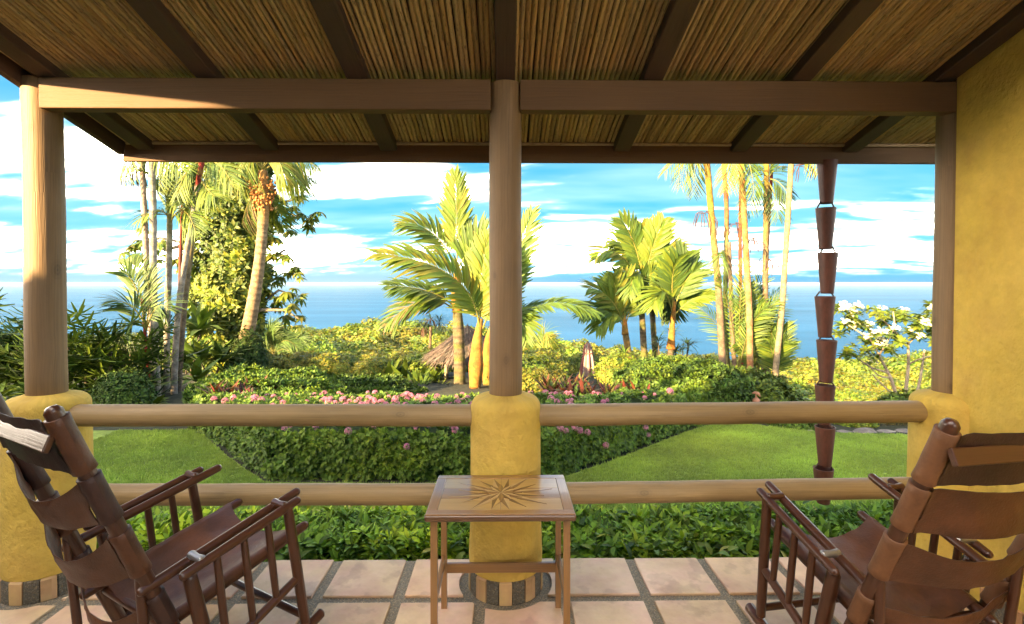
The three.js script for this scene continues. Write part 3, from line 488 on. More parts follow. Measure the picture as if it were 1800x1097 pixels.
// a clipped or loose hedge: leaves over a bumpy slab; outline = [[x, z] ...] counter-clockwise seen from above
function hedge(t, outline, topY, botY, { seed = 1, n = 3000, geo, tint = () => [1, 1, 1], lump = 0.06, mat = MAT.gloss, topShare = 0.45, scale = [0.8, 1.3], round = 0.12, core = GR.deep, sides = null }) {
  const r = rng(seed), ms = [], cs = [], P = outline.map(([x, z]) => [x - t.position.x, z - t.position.z]);
  const cx = P.reduce((s, p) => s + p[0], 0) / P.length, cz = P.reduce((s, p) => s + p[1], 0) / P.length;
  const inside = (x, z) => { let c = false; for (let i = 0, j = P.length - 1; i < P.length; j = i++) { const [xi, zi] = P[i], [xj, zj] = P[j]; if ((zi > z) !== (zj > z) && x < (xj - xi) * (z - zi) / (zj - zi) + xi) c = !c; } return c; };
  const edgeD = (x, z) => { let b = 9; for (let i = 0; i < P.length; i++) { const [x0, z0] = P[i], [x1, z1] = P[(i + 1) % P.length], dx = x1 - x0, dz = z1 - z0, q = clamp(((x - x0) * dx + (z - z0) * dz) / (dx * dx + dz * dz + 1e-9)); b = Math.min(b, Math.hypot(x - x0 - dx * q, z - z0 - dz * q)); } return b; };
  const X = P.map((p) => p[0]), Z = P.map((p) => p[1]), x0 = Math.min(...X), x1 = Math.max(...X), z0 = Math.min(...Z), z1 = Math.max(...Z);
  const H = (x, z) => topY(x + t.position.x, z + t.position.z) - t.position.y, B = botY - t.position.y;
  const L = P.map((p, i) => Math.hypot(P[(i + 1) % P.length][0] - p[0], P[(i + 1) % P.length][1] - p[1])), use = sides ?? P.map((_, i) => i), tot = use.reduce((s, i) => s + L[i], 0);
  let guard = 0;
  while (ms.length < n && guard++ < n * 20) {
    let p, nor;
    if (r() < topShare) { const x = rr(x0, x1, r), z = rr(z0, z1, r); if (!inside(x, z)) continue; const e = edgeD(x, z), dropc = round * (1 - ss(0, round * 2, e)); p = V(x, H(x, z) - dropc, z); nor = V(rr(-0.6, 0.6, r), 1, rr(-0.6, 0.6, r)); }
    else { let q = r() * tot, i = 0; for (const k of use) { i = k; if (q < L[k]) break; q -= L[k]; } const [ax, az] = P[i], [bx, bz] = P[(i + 1) % P.length], s = clamp(q / L[i]), x = mix(ax, bx, s), z = mix(az, bz, s); const ox = (bz - az) / L[i], oz = -(bx - ax) / L[i]; const sg = inside(x + ox * 0.02, z + oz * 0.02) ? -1 : 1; const y = mix(B, H(x, z) - round * 0.5, Math.pow(r(), 0.85)); p = V(x - ox * sg * 0.03, y, z - oz * sg * 0.03); nor = V(ox * sg, rr(-0.1, 0.9, r), oz * sg).add(V(rr(-0.5, 0.5, r), 0, rr(-0.5, 0.5, r))); }
    nor.normalize(); const k = fbm((p.x + t.position.x) * 2.3, p.y * 3.1, (p.z + t.position.z) * 2.3, 3);
    p.addScaledVector(nor, lump * k * 2 - rr(0, 0.05, r));
    ms.push(M4(p, qTo(UPV, nor).multiply(new THREE.Quaternion().setFromAxisAngle(UPV, r() * 6.28)), rr(...scale, r)));
    const w = tint(p.x + t.position.x, p.y + t.position.y, p.z + t.position.z, k, r), v = rr(0.75, 1.25, r); cs.push(C3(w[0] * v, w[1] * v, w[2] * v));
  }
  copies('foliage', geo, mat, ms, t, cs);
  // added solid dark core inside, so that the hedge does not show through
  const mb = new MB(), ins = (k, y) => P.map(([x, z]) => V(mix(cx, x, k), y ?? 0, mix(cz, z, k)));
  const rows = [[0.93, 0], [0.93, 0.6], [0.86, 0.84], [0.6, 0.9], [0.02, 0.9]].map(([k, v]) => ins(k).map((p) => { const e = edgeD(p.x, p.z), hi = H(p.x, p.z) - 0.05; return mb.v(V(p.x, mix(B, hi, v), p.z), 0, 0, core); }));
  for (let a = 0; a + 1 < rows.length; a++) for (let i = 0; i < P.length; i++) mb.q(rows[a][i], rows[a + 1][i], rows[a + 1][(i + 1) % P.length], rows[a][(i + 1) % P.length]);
  part('dark_core', mb.geo(false), MAT.bark, t);
  return { inside: (x, z) => inside(x - t.position.x, z - t.position.z) };
}
const densify = (pts, step = 0.35) => { const o = []; for (let i = 0; i < pts.length; i++) { const a = pts[i], b = pts[(i + 1) % pts.length], n = Math.max(1, Math.round(Math.hypot(b[0] - a[0], b[1] - a[1]) / step)); for (let k = 0; k < n; k++) o.push([mix(a[0], b[0], k / n), mix(a[1], b[1], k / n)]); } return o; };

// ---------------------------------------------------------------- hedge of variegated leaves along the edge of the floor
{
  const t = thing('croton_hedge', 'low hedge of pointed green and yellow leaves along the edge of the veranda floor', 'hedge', [0, -0.5, -3.25]);
  const r = rng(31), outline = densify([[-3.2, -2.80], [-3.2, -3.62], [2.9, -3.62], [2.9, -2.80]], 0.4);
  const geoA = sprig(41, 9, 0.070, 0.030, [GR.deep, GR.mid, GR.mid, GR.fresh, GR.fresh], { n: 3, spread: 1.2 });
  const bed = (x, z) => -0.055 + 0.035 * N3(x * 2.2, 1, z * 3) - 0.02 * ss(-3.3, -3.62, z);
  const yel = (x, z) => ss(-0.16, 0.16, fbm(x * 1.3 + 3, 2, z * 2.4, 3)) * ss(3.0, -0.8, x) ;
  hedge(t, outline, bed, -0.5, { seed: 5, n: 5200, geo: geoA, topShare: 0.86, lump: 0.035, scale: [0.75, 1.25], tint: (x, y, z, k, q) => { const s = yel(x, z) * (q() < 0.6 ? 1 : 0.1); return [2.6 + 4.2 * s, 2.6 + 2.4 * s, 1.3 + 0.6 * s]; } });
  // the leaves that show singly
  const vars = []; for (let k = 0; k < 5; k++) for (const c of [GR.mid, GR.fresh, [0.13, 0.22, 0.03], [0.26, 0.32, 0.04], [0.42, 0.40, 0.07]]) { const mb = new MB(); blade(mb, V(0, 0, 0), V(0, 0.55, 0.8), V(0, 0.8, -0.55), 0.088 * rr(0.85, 1.2, r), 0.031 * rr(0.85, 1.15, r), { n: 5, bend: rr(0.1, 0.35, r), fold: 0.35, color: vary(c, r, 0.15) }); vars.push(mb.geo()); }
  for (let k = 0; k < 270; k++) { const z = -2.86 - 0.72 * Math.pow(r(), 1.4), x = rr(-2.35, 2.1, r), y = yel(x, z); const col = r() < 0.28 + 0.6 * y ? 3 + Math.floor(r() * 2) : Math.floor(r() * 3); const m = part('leaf', vars[Math.floor(r() * 5) * 5 + col], MAT.gloss, t); m.position.set(x, bed(x, z) + 0.5 + rr(-0.01, 0.02, r), z + 3.25); m.rotation.set(rr(-0.5, 0.5, r), r() * 6.28, rr(-0.5, 0.5, r)); }
}

// ---------------------------------------------------------------- flowering hedge in front of the lawn's far side
const flowerGeo = (() => { const r = rng(51), mb = new MB(); for (let k = 0; k < 46; k++) { const t = Math.acos(1 - 1.35 * r()), a = r() * 6.28, d = V(Math.sin(t) * Math.cos(a), Math.cos(t), Math.sin(t) * Math.sin(a)), c = vary([0.60, 0.21, 0.32], r, 0.25), p = d.clone().multiplyScalar(0.042); for (let j = 0; j < 4; j++) { const b = j * 1.571 + r(), s = d.clone().cross(Math.abs(d.y) < 0.9 ? UPV : V(1, 0, 0)).normalize(), u = d.clone().cross(s), e = s.multiplyScalar(Math.cos(b)).addScaledVector(u, Math.sin(b)); blade(mb, p, e.clone().addScaledVector(d, 0.25), d, 0.017, 0.011, { n: 1, color: c, tipw: 0.5, bend: 0 }); } } return mb.geo(); })();
const ixTop = (x, z) => 0.045 + 0.03 * N3(x * 1.5, 2, z * 1.5) - 0.04 * ss(-6.2, -6.8, z) + 0.04 * ss(1.2, 2.6, x);
{
  const t = thing('flowering_hedge', 'broad clipped hedge dotted with pink flower heads between the two lawns', 'hedge', [-0.2, -0.5, -6]);
  const outline = densify([[-4.3, -7.0], [-3.72, -6.5], [-3.2, -5.95], [-2.75, -5.5], [-2.4, -5.17], [0.1, -5.07], [0.6, -5.28], [1.15, -5.7], [1.62, -6.12], [2.2, -6.64], [2.75, -7.1], [2.4, -7.35], [1.2, -7.0], [-0.2, -6.85], [-2.2, -6.95], [-3.4, -7.2]], 0.3);
  const geo = sprig(61, 9, 0.06, 0.024, [GR.deep, GR.mid, GR.mid, GR.fresh], { n: 2 });
  const h = hedge(t, outline, ixTop, -0.5, { seed: 7, n: 8200, geo, topShare: 0.48, lump: 0.05, scale: [0.8, 1.3], tint: (x, y, z, k, q) => { const s = ss(0.1, 0.5, fbm(x * 1.6, y * 1.6, z * 1.6, 3) + 0.15) * (q() < 0.6 ? 1 : 0.2); return [1.8 + 1.2 * s, 1.7 + 0.7 * s, 1.4]; } });
  const r = rng(71); let k = 0, fl = [std([1, 1, 1])];
  const spots = [[500, 752], [612, 758], [795, 748], [800, 755], [715, 785], [985, 752], [1010, 752], [1020, 757], [1033, 760], [1135, 752], [1140, 765], [1065, 783], [995, 757]];
  for (const [px, py] of spots) { const p = at(px, py, 5); let d = 5; for (let s = 0; s < 60; s++) { const w = at(px, py, 4.6 + s * 0.05); if (h.inside(w.x, w.z - 0.05)) { d = 4.6 + s * 0.05; break; } } const w = at(px, py, d - 0.03), m = part('flower_head', flowerGeo, MAT.petal, t); m.position.copy(w.sub(t.position)); m.rotation.set(0.9, r() * 6, 0); m.scale.setScalar(rr(0.6, 0.85, r)); }
  let g = 0; while (k < 230 && g++ < 12000) { const x = rr(-4, 2.4, r), z = rr(-6.8, -5.1, r); if (!h.inside(x, z)) continue; const w = 0.30 + 0.9 * Math.exp(-(((x + 1.3) / 0.9) ** 2)) + 0.6 * ss(0.1, 0.5, x) * ss(1.5, 0.7, x); if (r() > w * 0.75 * (0.4 + ss(-0.15, 0.15, N3(x * 3.1, 7, z * 3.1)))) continue; const m = part('flower_head', flowerGeo, MAT.petal, t); m.position.set(x - t.position.x, ixTop(x, z) + rr(-0.01, 0.05, r) - t.position.y, z - t.position.z); m.rotation.set(rr(-0.4, 0.6, r), r() * 6, rr(-0.4, 0.4, r)); m.scale.setScalar(rr(0.5, 0.95, r)); k++; }
}
const small = sprig(63, 9, 0.065, 0.030, [GR.deep, GR.mid, GR.mid, GR.deep], { n: 2 });
const smallLime = sprig(64, 9, 0.07, 0.032, [GR.mid, GR.fresh, GR.lime, GR.fresh], { n: 2 });
const patchy = (a, b) => (x, y, z, k, r) => { const s = ss(-0.15, 0.35, fbm(x * 1.7, y * 2.1, z * 1.7, 3)) * (r() < 0.7 ? 1 : 0.3); return [a + b * s, a + b * 0.6 * s, 1]; };
{
  const t = thing('clipped_hedge', 'dense dark green clipped hedge at the foot of the tall palms on the right', 'hedge', [2.9, -0.5, -8.2]);
  hedge(t, densify([[1.75, -7.45], [2.7, -7.35], [3.35, -7.35], [3.7, -7.6], [3.9, -8.4], [3.5, -9.4], [2.2, -9.3], [1.8, -8.4]], 0.3), (x, z) => 0.10 + 0.05 * N3(x, 3, z) + 0.05 * ss(1.7, 2.6, x), -0.52, { seed: 17, n: 5200, geo: small, lump: 0.07, round: 0.2, scale: [0.8, 1.4], tint: patchy(1.2, 1.4) });
}
{
  const t = thing('clipped_hedge', 'sunlit clipped hedge at the end of the left lawn, red plants at its edge', 'hedge', [-3.6, -0.5, -8]);
  hedge(t, densify([[-4.5, -7.25], [-3.7, -7.35], [-2.9, -7.5], [-2.5, -8.0], [-3.0, -9.0], [-4.9, -9.0], [-4.8, -7.8]], 0.3), (x, z) => 0.02 + 0.05 * N3(x * 1.3, 1, z) - 0.12 * ss(-3.3, -2.6, x), -0.52, { seed: 19, n: 4200, geo: small, lump: 0.07, round: 0.18, scale: [0.8, 1.4], tint: patchy(1.5, 1.4) });
}
{
  const t = thing('clipped_hedge', 'low mounded green hedge behind the pink flowers', 'hedge', [-2.6, -0.6, -9.6]);
  hedge(t, densify([[-3.7, -9.4], [-2.6, -9.15], [-1.7, -9.3], [-1.5, -9.7], [-2.2, -10.4], [-3.6, -10.3]], 0.3), (x, z) => -0.34 + 0.03 * N3(x, 3, z) - 0.14 * ss(-2.2, -1.5, x), -0.6, { seed: 23, n: 2400, geo: small, lump: 0.06, round: 0.16, scale: [0.8, 1.4], tint: patchy(1.2, 0.6) });
}
function bush(name, label, cat, base, R, H, { seed, n, geo = small, tint, group, lumps = 0.25 }) {
  const t = thing(name, label, cat, base, group), r = rng(seed), ms = [], cs = [];
  for (let k = 0; k < n; k++) { const a = r() * 6.283, u = Math.pow(r(), 0.8), c = 1 - u, s = Math.sqrt(Math.max(0, 1 - c * c)), d = V(Math.cos(a) * s, c, Math.sin(a) * s), j = fbm(d.x * 2.2 + seed, d.y * 2.2, d.z * 2.2, 3), q = rr(0.82, 1.02, r) + lumps * j; ms.push(M4(V(d.x * R * q, H * (0.12 + 0.88 * Math.max(0.02, d.y)) * q, d.z * R * q), qTo(UPV, V(d.x, d.y + 0.25, d.z).normalize()).multiply(new THREE.Quaternion().setFromAxisAngle(UPV, r() * 6.28)), rr(0.8, 1.4, r))); const w = tint ? tint(d, j, r) : [1, 1, 1], v = rr(0.75, 1.25, r); cs.push(C3(w[0] * v, w[1] * v, w[2] * v)); }
  copies('foliage', geo, MAT.gloss, ms, t, cs);
  const mb = new MB(); for (let k = 0; k < 6; k++) { const a = k * 1.05 + r(), e = V(Math.cos(a) * R * 0.6, H * 0.75, Math.sin(a) * R * 0.6); mb.tube([V(0, -0.1, 0), e.clone().multiplyScalar(0.5).add(V(0, H * 0.1, 0)), e], [0.02, 0.014, 0.006], 5, { cap: 0, color: [0.06, 0.045, 0.03] }); } part('stem', mb.geo(), MAT.bark, t);
  return t;
}
bush('round_bush', 'round clipped dark green bush beside the red stemmed palm clump', 'bush', at(216, 722, 8.2), 0.40, 0.62, { seed: 3, n: 1500, lumps: 0.08, tint: (d, j, r) => { const s = r(); return [1.1 + 0.5 * s, 1.1 + 0.3 * s, 1]; } });
bush('shrub', 'loose yellow green shrub at the foot of the rightmost tall palm', 'shrub', at(1335, 752, 8.1), 0.55, 0.86, { seed: 4, n: 1500, geo: smallLime, lumps: 0.4, tint: (d, j, r) => { const s = r(); return [0.9 + 0.7 * s, 0.9 + 0.4 * s, 1]; } });
bush('shrub', 'small sunlit shrub just behind the rain chain at the lawn edge', 'shrub', at(1490, 748, 7.3), 0.30, 0.24, { seed: 6, n: 420, geo: smallLime, lumps: 0.4, tint: (d, j, r) => [1.7 + 0.5 * r(), 1.5, 1] });
bush('shrub', 'dark leafy shrub behind the edging stones of the right lawn', 'shrub', at(1390, 752, 7.3), 0.42, 0.26, { seed: 8, n: 600, geo: small, lumps: 0.4, tint: (d, j, r) => [1.3 + 0.4 * r(), 1.4, 1] });
bush('shrub', 'green shrub below the white flowered tree', 'shrub', at(1585, 745, 7.8), 0.34, 0.42, { seed: 9, n: 700, geo: smallLime, lumps: 0.4, tint: (d, j, r) => [1 + 0.4 * r(), 1.1, 1] });
bush('shrub', 'dark shrub wrapped round the base of the leaning palm', 'shrub', at(437, 672, 12.4), 0.42, 1.25, { seed: 10, n: 1200, geo: small, lumps: 0.35, tint: (d) => [1.1, 1.0, 1] });
{ // grasses and edging stones at the back of the right lawn
  const t = thing('ornamental_grass', 'clump of dry golden grass by the right column', 'grass clump', at(1575, 750, 7.15)), r = rng(88), mb = new MB();
  for (let k = 0; k < 260; k++) { const a = r() * 6.28, s = rr(0.1, 0.55, r); blade(mb, V(rr(-0.25, 0.25, r), 0, rr(-0.12, 0.12, r)), V(Math.cos(a) * s, 1, Math.sin(a) * s), V(Math.cos(a), 0, Math.sin(a)).multiplyScalar(-1), rr(0.25, 0.45, r), 0.008, { n: 3, bend: 0.4, color: vary(mixc(GR.dry, GR.gold, r()), r) }); }
  part('blades', mb.geo(), MAT.leaf, t).userData.kind = 'stuff';
  [[1455, 763, 0.10], [1483, 764, 0.12], [1520, 763, 0.15], [1556, 764, 0.13], [1592, 764, 0.14], [1425, 761, 0.07]].forEach(([px, py, s], k) => {
    const g = new THREE.IcosahedronGeometry(1, 3), p = g.attributes.position; for (let i = 0; i < p.count; i++) { const v = V(p.getX(i), p.getY(i), p.getZ(i)), q = 1 + 0.35 * fbm(v.x * 1.3 + k * 5, v.y * 1.3, v.z * 1.3, 3); p.setXYZ(i, v.x * q * s * 1.25, v.y * q * s * 0.5, v.z * q * s * 0.8); } g.computeVertexNormals();
    const o = thing('edging_stone', ['pale edging stone right of the rain chain', 'second edging stone from the rain chain', 'long flat edging stone in the middle of its row', 'fourth edging stone, below the golden grass', 'edging stone nearest the right column', 'small edging stone left of the rain chain'][k], 'stone', at(px, py, 6.80), 'stones along the lawn edge'); part('stone', boxUV(g), MAT.stone, o);
  });
}

// ---------------------------------------------------------------- red leaved plants
function spiky(name, label, cat, base, { seed, n, len, wid, cols, lift = 0.7, stem = 0, group, heads = 1, spread = 0.15 }) {
  const t = thing(name, label, cat, base, group), r = rng(seed);
  for (let h = 0; h < heads; h++) {
    const top = V(rr(-spread, spread, r), stem * rr(0.65, 1.1, r), rr(-spread, spread, r));
    if (stem > 0.05) { const sm = new MB(); sm.tube([V(top.x * 0.3, -0.15, top.z * 0.3), top.clone().multiplyScalar(0.5).add(V(rr(-0.03, 0.03, r), 0, 0)), top], [0.022, 0.018, 0.014], 6, { cap: 0, color: [0.12, 0.09, 0.06] }); part('stem', sm.geo(), MAT.bark, t); }
    const mb = new MB();
    for (let k = 0; k < n; k++) { const a = k * 2.4 + r() * 0.5, e = rr(0.1, 1.25, r) * lift + 0.15, d = V(Math.cos(a) * Math.cos(e), Math.sin(e), Math.sin(a) * Math.cos(e)); blade(mb, top.clone(), d, UPV.clone().addScaledVector(d, -d.y + 0.02), len * rr(0.7, 1.15, r), wid * rr(0.8, 1.2, r), { n: 3, bend: rr(0.15, 0.5, r), color: vary(cols[Math.floor(r() * cols.length)], r) }); }
    part('leaf_rosette', mb.geo(), MAT.gloss, t);
  }
  return t;
}
const reds = [GR.red, GR.wine, [0.15, 0.05, 0.02], GR.wine, [0.08, 0.09, 0.02], GR.mid];
[[418, 712, 7.1, 'red leaved plant in front of the left clipped hedge'], [455, 700, 7.7, 'bronze red plant between left clipped hedge and pink flowers'], [395, 706, 7.3, 'small red plant at the left end of the flowering hedge'],
 [985, 700, 7.6, 'red leaved plant just right of the middle column'], [1015, 705, 7.4, 'dark red plant in front of the closed parasol'], [1050, 706, 7.5, 'wine red plant right of the closed parasol'], [1085, 704, 7.7, 'red plant under the leftmost of the four small palms'], [1112, 710, 7.3, 'bright red leaved plant in the middle of the red bed'], [1140, 704, 7.6, 'brown red plant beside the dark clipped hedge'], [1175, 700, 7.7, 'pinkish red plant at the edge of the dark clipped hedge'], [1000, 690, 8.2, 'orange red plant at the rear of the red bed']]
  .forEach(([px, py, d, label], k) => spiky('red_plant', label, 'plant', at(px, py + 22, d), { seed: 100 + k, n: 18, len: 0.34, wid: 0.055, cols: reds, lift: 1.15, heads: 5, stem: 0.22, spread: 0.2, group: 'red leaved plants in the beds' }));

// ---------------------------------------------------------------- palms
const bez = (a, b, c, t) => a.clone().multiplyScalar((1 - t) * (1 - t)).addScaledVector(b, 2 * t * (1 - t)).addScaledVector(c, t * t);
function frond(P0, P1, P2, { seed = 1, n = 34, len = 0.5, wid = 0.05, cols = [GR.lime], face = V(-0.25, 0.75, 0.6), start = 0.16, droop = 0.28, lift = 0.22, rach = 0.016, rcol = [0.30, 0.26, 0.05], ang = [1.05, 0.42], gaps = 0, tipLen = 0.55, seg = 3 } = {}) {
  const r = rng(seed), mb = new MB(), pts = []; for (let k = 0; k <= 12; k++) pts.push(bez(P0, P1, P2, k / 12));
  mb.tube(pts, pts.map((_, k) => rach * (1.15 - k / 12)), 6, { cap: 0, color: rcol });
  for (let k = 0; k < n; k++) for (const s of [-1, 1]) {
    if (r() < gaps) continue;
    const t = mix(start, 0.995, (k + 0.5 * (s > 0 ? 1 : 0.5)) / n), p = bez(P0, P1, P2, t), Tn = bez(P0, P1, P2, Math.min(1, t + 0.02)).sub(bez(P0, P1, P2, t - 0.02)).normalize();
    const S = Tn.clone().cross(face).normalize(), Nn = S.clone().cross(Tn).normalize(), a = mix(ang[0], ang[1], t) + rr(-0.09, 0.09, r);
    const d = S.clone().multiplyScalar(s * Math.sin(a)).addScaledVector(Tn, Math.cos(a)).addScaledVector(Nn, lift + rr(-0.08, 0.08, r));
    const L = len * (0.45 + 0.6 * Math.sin(Math.PI * clamp(0.12 + t * 0.72))) * mix(1, tipLen, ss(0.75, 1, t)) * rr(0.88, 1.08, r);
    blade(mb, p, d, Nn, L, wid * rr(0.85, 1.15, r) * (0.6 + 0.5 * Math.sin(Math.PI * clamp(t, 0.05, 0.9))), { n: seg, bend: droop * rr(0.6, 1.3, r), fold: 0.3, color: vary(cols[Math.floor(r() * cols.length)], r, 0.18), tipw: 0.12 });
  }
  return mb.geo();
}
function trunkGeo(pts, rads, colAt, { ring = 0.09, seg = 12, step = 0.045, bump = 0.04, moss = 0 } = {}) {
  const P = [], R = [], C = []; let len = 0; const L = []; for (let k = 0; k + 1 < pts.length; k++) L.push(pts[k].distanceTo(pts[k + 1])); const tot = L.reduce((a, b) => a + b, 0), curve = new THREE.CatmullRomCurve3(pts), n = Math.max(6, Math.round(tot / step));
  for (let k = 0; k <= n; k++) { const t = k / n, p = curve.getPoint(t), ri = Math.abs(((t * tot / ring) % 1) - 0.5) < 0.16 ? 1 : 0; P.push(p); const i = t * (rads.length - 1), a = Math.min(rads.length - 2, Math.floor(i)); R.push(mix(rads[a], rads[a + 1], i - a) * (1 + bump * (ri - 0.3) + 0.05 * N3(p.x * 3, p.y * 5, p.z))); const c = colAt(t, ri, N3(p.x * 9, p.y * 7, p.z * 3)); C.push(c); }
  const mb = new MB(); mb.tube(P, R, seg, { cap: 0, colors: C }); return mb.geo();
}
const greyTrunk = (t, ri, n) => mixc(mixc([0.46, 0.41, 0.35], [0.30, 0.26, 0.21], ri), [0.14, 0.15, 0.07], ss(0.1, 0.5, n) * 0.6);
const mossTrunk = (t, ri, n) => mixc(mixc([0.20, 0.15, 0.09], [0.10, 0.075, 0.045], ri), [0.14, 0.15, 0.03], ss(-0.2, 0.4, n));
const orangeShaft = (t, ri, n) => mixc([0.40, 0.155, 0.022], [0.28, 0.19, 0.03], ss(-0.3, 0.5, n));
// fronds of one palm given in the photograph's points: [base, middle, tip, metres the tip comes forward, options]
function palmFronds(t, list, d, o) { list.forEach(([a, b, c, fwd = 0, more = {}], k) => { const P0 = at(...a, d), P2 = at(...c, d - fwd), P1 = at(...b, d - fwd * 0.4); [P0, P1, P2].forEach((p) => p.sub(t.position)); P1.copy(P1.multiplyScalar(2).addScaledVector(P0, -0.5).addScaledVector(P2, -0.5)); part('frond', frond(P0, P1, P2, { seed: k * 7 + Math.round(d * 100), ...o, ...more }), MAT.leaf, t); }); }
const LIMES = [GR.lime, GR.fresh, GR.gold, GR.lime];
{
  const d = 11, t = thing('palm_tree', 'young palm with broad yellow green fronds and an orange crownshaft left of the middle column', 'palm tree', at(808, 705, d), 'young palms beyond the flowering hedge');
  const q = (x, y) => at(x, y, d).sub(t.position);
  part('trunk', trunkGeo([q(808, 712), q(808, 640), q(806, 585), q(804, 546)], [0.135, 0.12, 0.125, 0.10], mossTrunk, { ring: 0.12 }), MAT.bark, t);
  part('crownshaft', trunkGeo([q(804, 550), q(803, 520), q(803, 470)], [0.105, 0.13, 0.05], orangeShaft, { ring: 0.5 }), MAT.bark, t);
  const o = { len: 0.62, wid: 0.078, cols: LIMES, n: 32 };
  palmFronds(t, [
    [[803, 475], [803, 400], [800, 306], 0.1, { face: V(0.1, 0.2, 1), lift: 0.1, ang: [0.75, 0.3], n: 34, start: 0.22, len: 0.66 }],
    [[801, 470], [762, 412], [707, 392], 0.4, { face: V(-0.1, 0.75, 0.6) }],
    [[800, 540], [752, 512], [682, 503], 0.7, { cols: [GR.fresh, GR.mid, GR.lime] }],
    [[799, 545], [745, 528], [680, 570], 0.5, { cols: [GR.fresh, GR.dry, GR.mid] }],
    [[806, 470], [828, 436], [856, 403], 0.2, { cols: [GR.mid, GR.fresh], face: V(0.5, 0.7, 0.6) }],
    [[806, 480], [838, 462], [868, 500], -0.5, { cols: [GR.fresh, GR.lime] }],
  ], d, o);
}
{
  const d = 10.2, t = thing('palm_tree', 'short palm with a long arching frond and orange shaft close beside the middle column', 'palm tree', at(836, 708, d), 'young palms beyond the flowering hedge'), q = (x, y) => at(x, y, d).sub(t.position);
  part('trunk', trunkGeo([q(836, 712), q(836, 690), q(836, 676)], [0.12, 0.11, 0.11], mossTrunk, { ring: 0.12 }), MAT.bark, t);
  part('crownshaft', trunkGeo([q(835, 682), q(837, 640), q(839, 600), q(845, 560)], [0.115, 0.15, 0.10, 0.05], orangeShaft, { ring: 0.6 }), MAT.bark, t);
  palmFronds(t, [
    [[843, 590], [800, 490], [660, 446], 0.9, { n: 44, len: 0.72, wid: 0.095, face: V(0.2, 0.7, 0.7), cols: [GR.lime, GR.gold, GR.lime, GR.fresh] }],
    [[843, 590], [846, 500], [858, 415], 0.2, { face: V(-0.2, 0.3, 1), len: 0.6 }],
    [[845, 585], [868, 520], [880, 450], 0.3, { face: V(-0.3, 0.2, 1), cols: [GR.lime, GR.fresh] }],
  ], d, { len: 0.62, wid: 0.085, cols: LIMES, n: 34 });
}
{
  const d = 10.8, t = thing('palm_tree', 'palm hidden behind the middle column, its fronds spreading to the right', 'palm tree', at(862, 706, d), 'young palms beyond the flowering hedge'), q = (x, y) => at(x, y, d).sub(t.position);
  part('trunk', trunkGeo([q(860, 712), q(860, 690), q(858, 670)], [0.12, 0.11, 0.11], mossTrunk, { ring: 0.12 }), MAT.bark, t);
  part('crownshaft', trunkGeo([q(858, 676), q(857, 640), q(859, 600), q(866, 570)], [0.11, 0.13, 0.09, 0.05], orangeShaft, { ring: 0.6 }), MAT.bark, t);
  palmFronds(t, [
    [[866, 590], [895, 490], [936, 372], 0.2, { face: V(-0.3, 0.25, 1), n: 40, len: 0.66, ang: [0.85, 0.35], cols: [GR.lime, GR.fresh, GR.fresh] }],
    [[868, 592], [950, 536], [1050, 552], 0.8, { n: 44, len: 0.46, cols: [GR.fresh, GR.mid, GR.fresh], face: V(-0.1, 0.9, 0.35) }],
    [[868, 590], [905, 555], [925, 600], 0.6, { cols: [GR.fresh, GR.lime], len: 0.5 }],
    [[866, 592], [880, 520], [905, 452], -0.3, { cols: [GR.mid, GR.fresh], face: V(0, 0.3, 1) }],
  ], d, { len: 0.6, wid: 0.085, cols: LIMES, n: 32 });
  const mb = new MB(); mb.tube([q(902, 505), q(925, 470), q(946, 436)], [0.018, 0.014, 0.005], 6, { color: [0.30, 0.28, 0.06] }); part('spear_leaf', mb.geo(), MAT.bark, t);
}
function rightPalm(label, d, trunk, shaft, list, extra = {}) {
  const t = thing('palm_tree', label, 'palm tree', at(trunk[0][0], trunk[0][1] + 25, d), 'small palms right of the closed parasol'), q = (p) => at(p[0], p[1], d).sub(t.position);
  part('trunk', trunkGeo([q([trunk[0][0], trunk[0][1] + 30]), ...trunk.map(q)], trunk.map(() => extra.r ?? 0.085).concat([0.08]), extra.col ?? mossTrunk, { ring: 0.1 }), MAT.bark, t);
  part('crownshaft', trunkGeo(shaft.map(q), shaft.map((_, k) => mix(extra.sr ?? 0.095, 0.04, k / (shaft.length - 1))), orangeShaft, { ring: 0.6 }), MAT.bark, t);
  palmFronds(t, list, d, { len: 0.62, wid: 0.10, cols: LIMES, n: 24, ...extra.o });
}
rightPalm('leftmost small palm of the four, low crown and orange trunk', 13, [[1108, 660], [1104, 615], [1099, 585]], [[1099, 588], [1098, 570], [1097, 550]], [
  [[1098, 575], [1072, 525], [1036, 508], 0.5], [[1098, 575], [1085, 525], [1078, 488], 0.1, { face: V(0, 0.3, 1) }], [[1098, 575], [1102, 520], [1098, 482], 0, { face: V(0, 0.2, 1) }], [[1098, 575], [1112, 530], [1118, 498], 0, { face: V(0.1, 0.3, 1), cols: [GR.mid, GR.fresh] }], [[1098, 578], [1066, 545], [1022, 556], 0.6, { cols: [GR.fresh, GR.mid] }], [[1098, 578], [1080, 552], [1050, 580], 0.6, { cols: [GR.fresh, GR.lime] }]],
  { col: (t, ri, n) => mixc([0.42, 0.24, 0.06], [0.2, 0.15, 0.06], ss(-0.2, 0.5, n + t - 0.4)) });
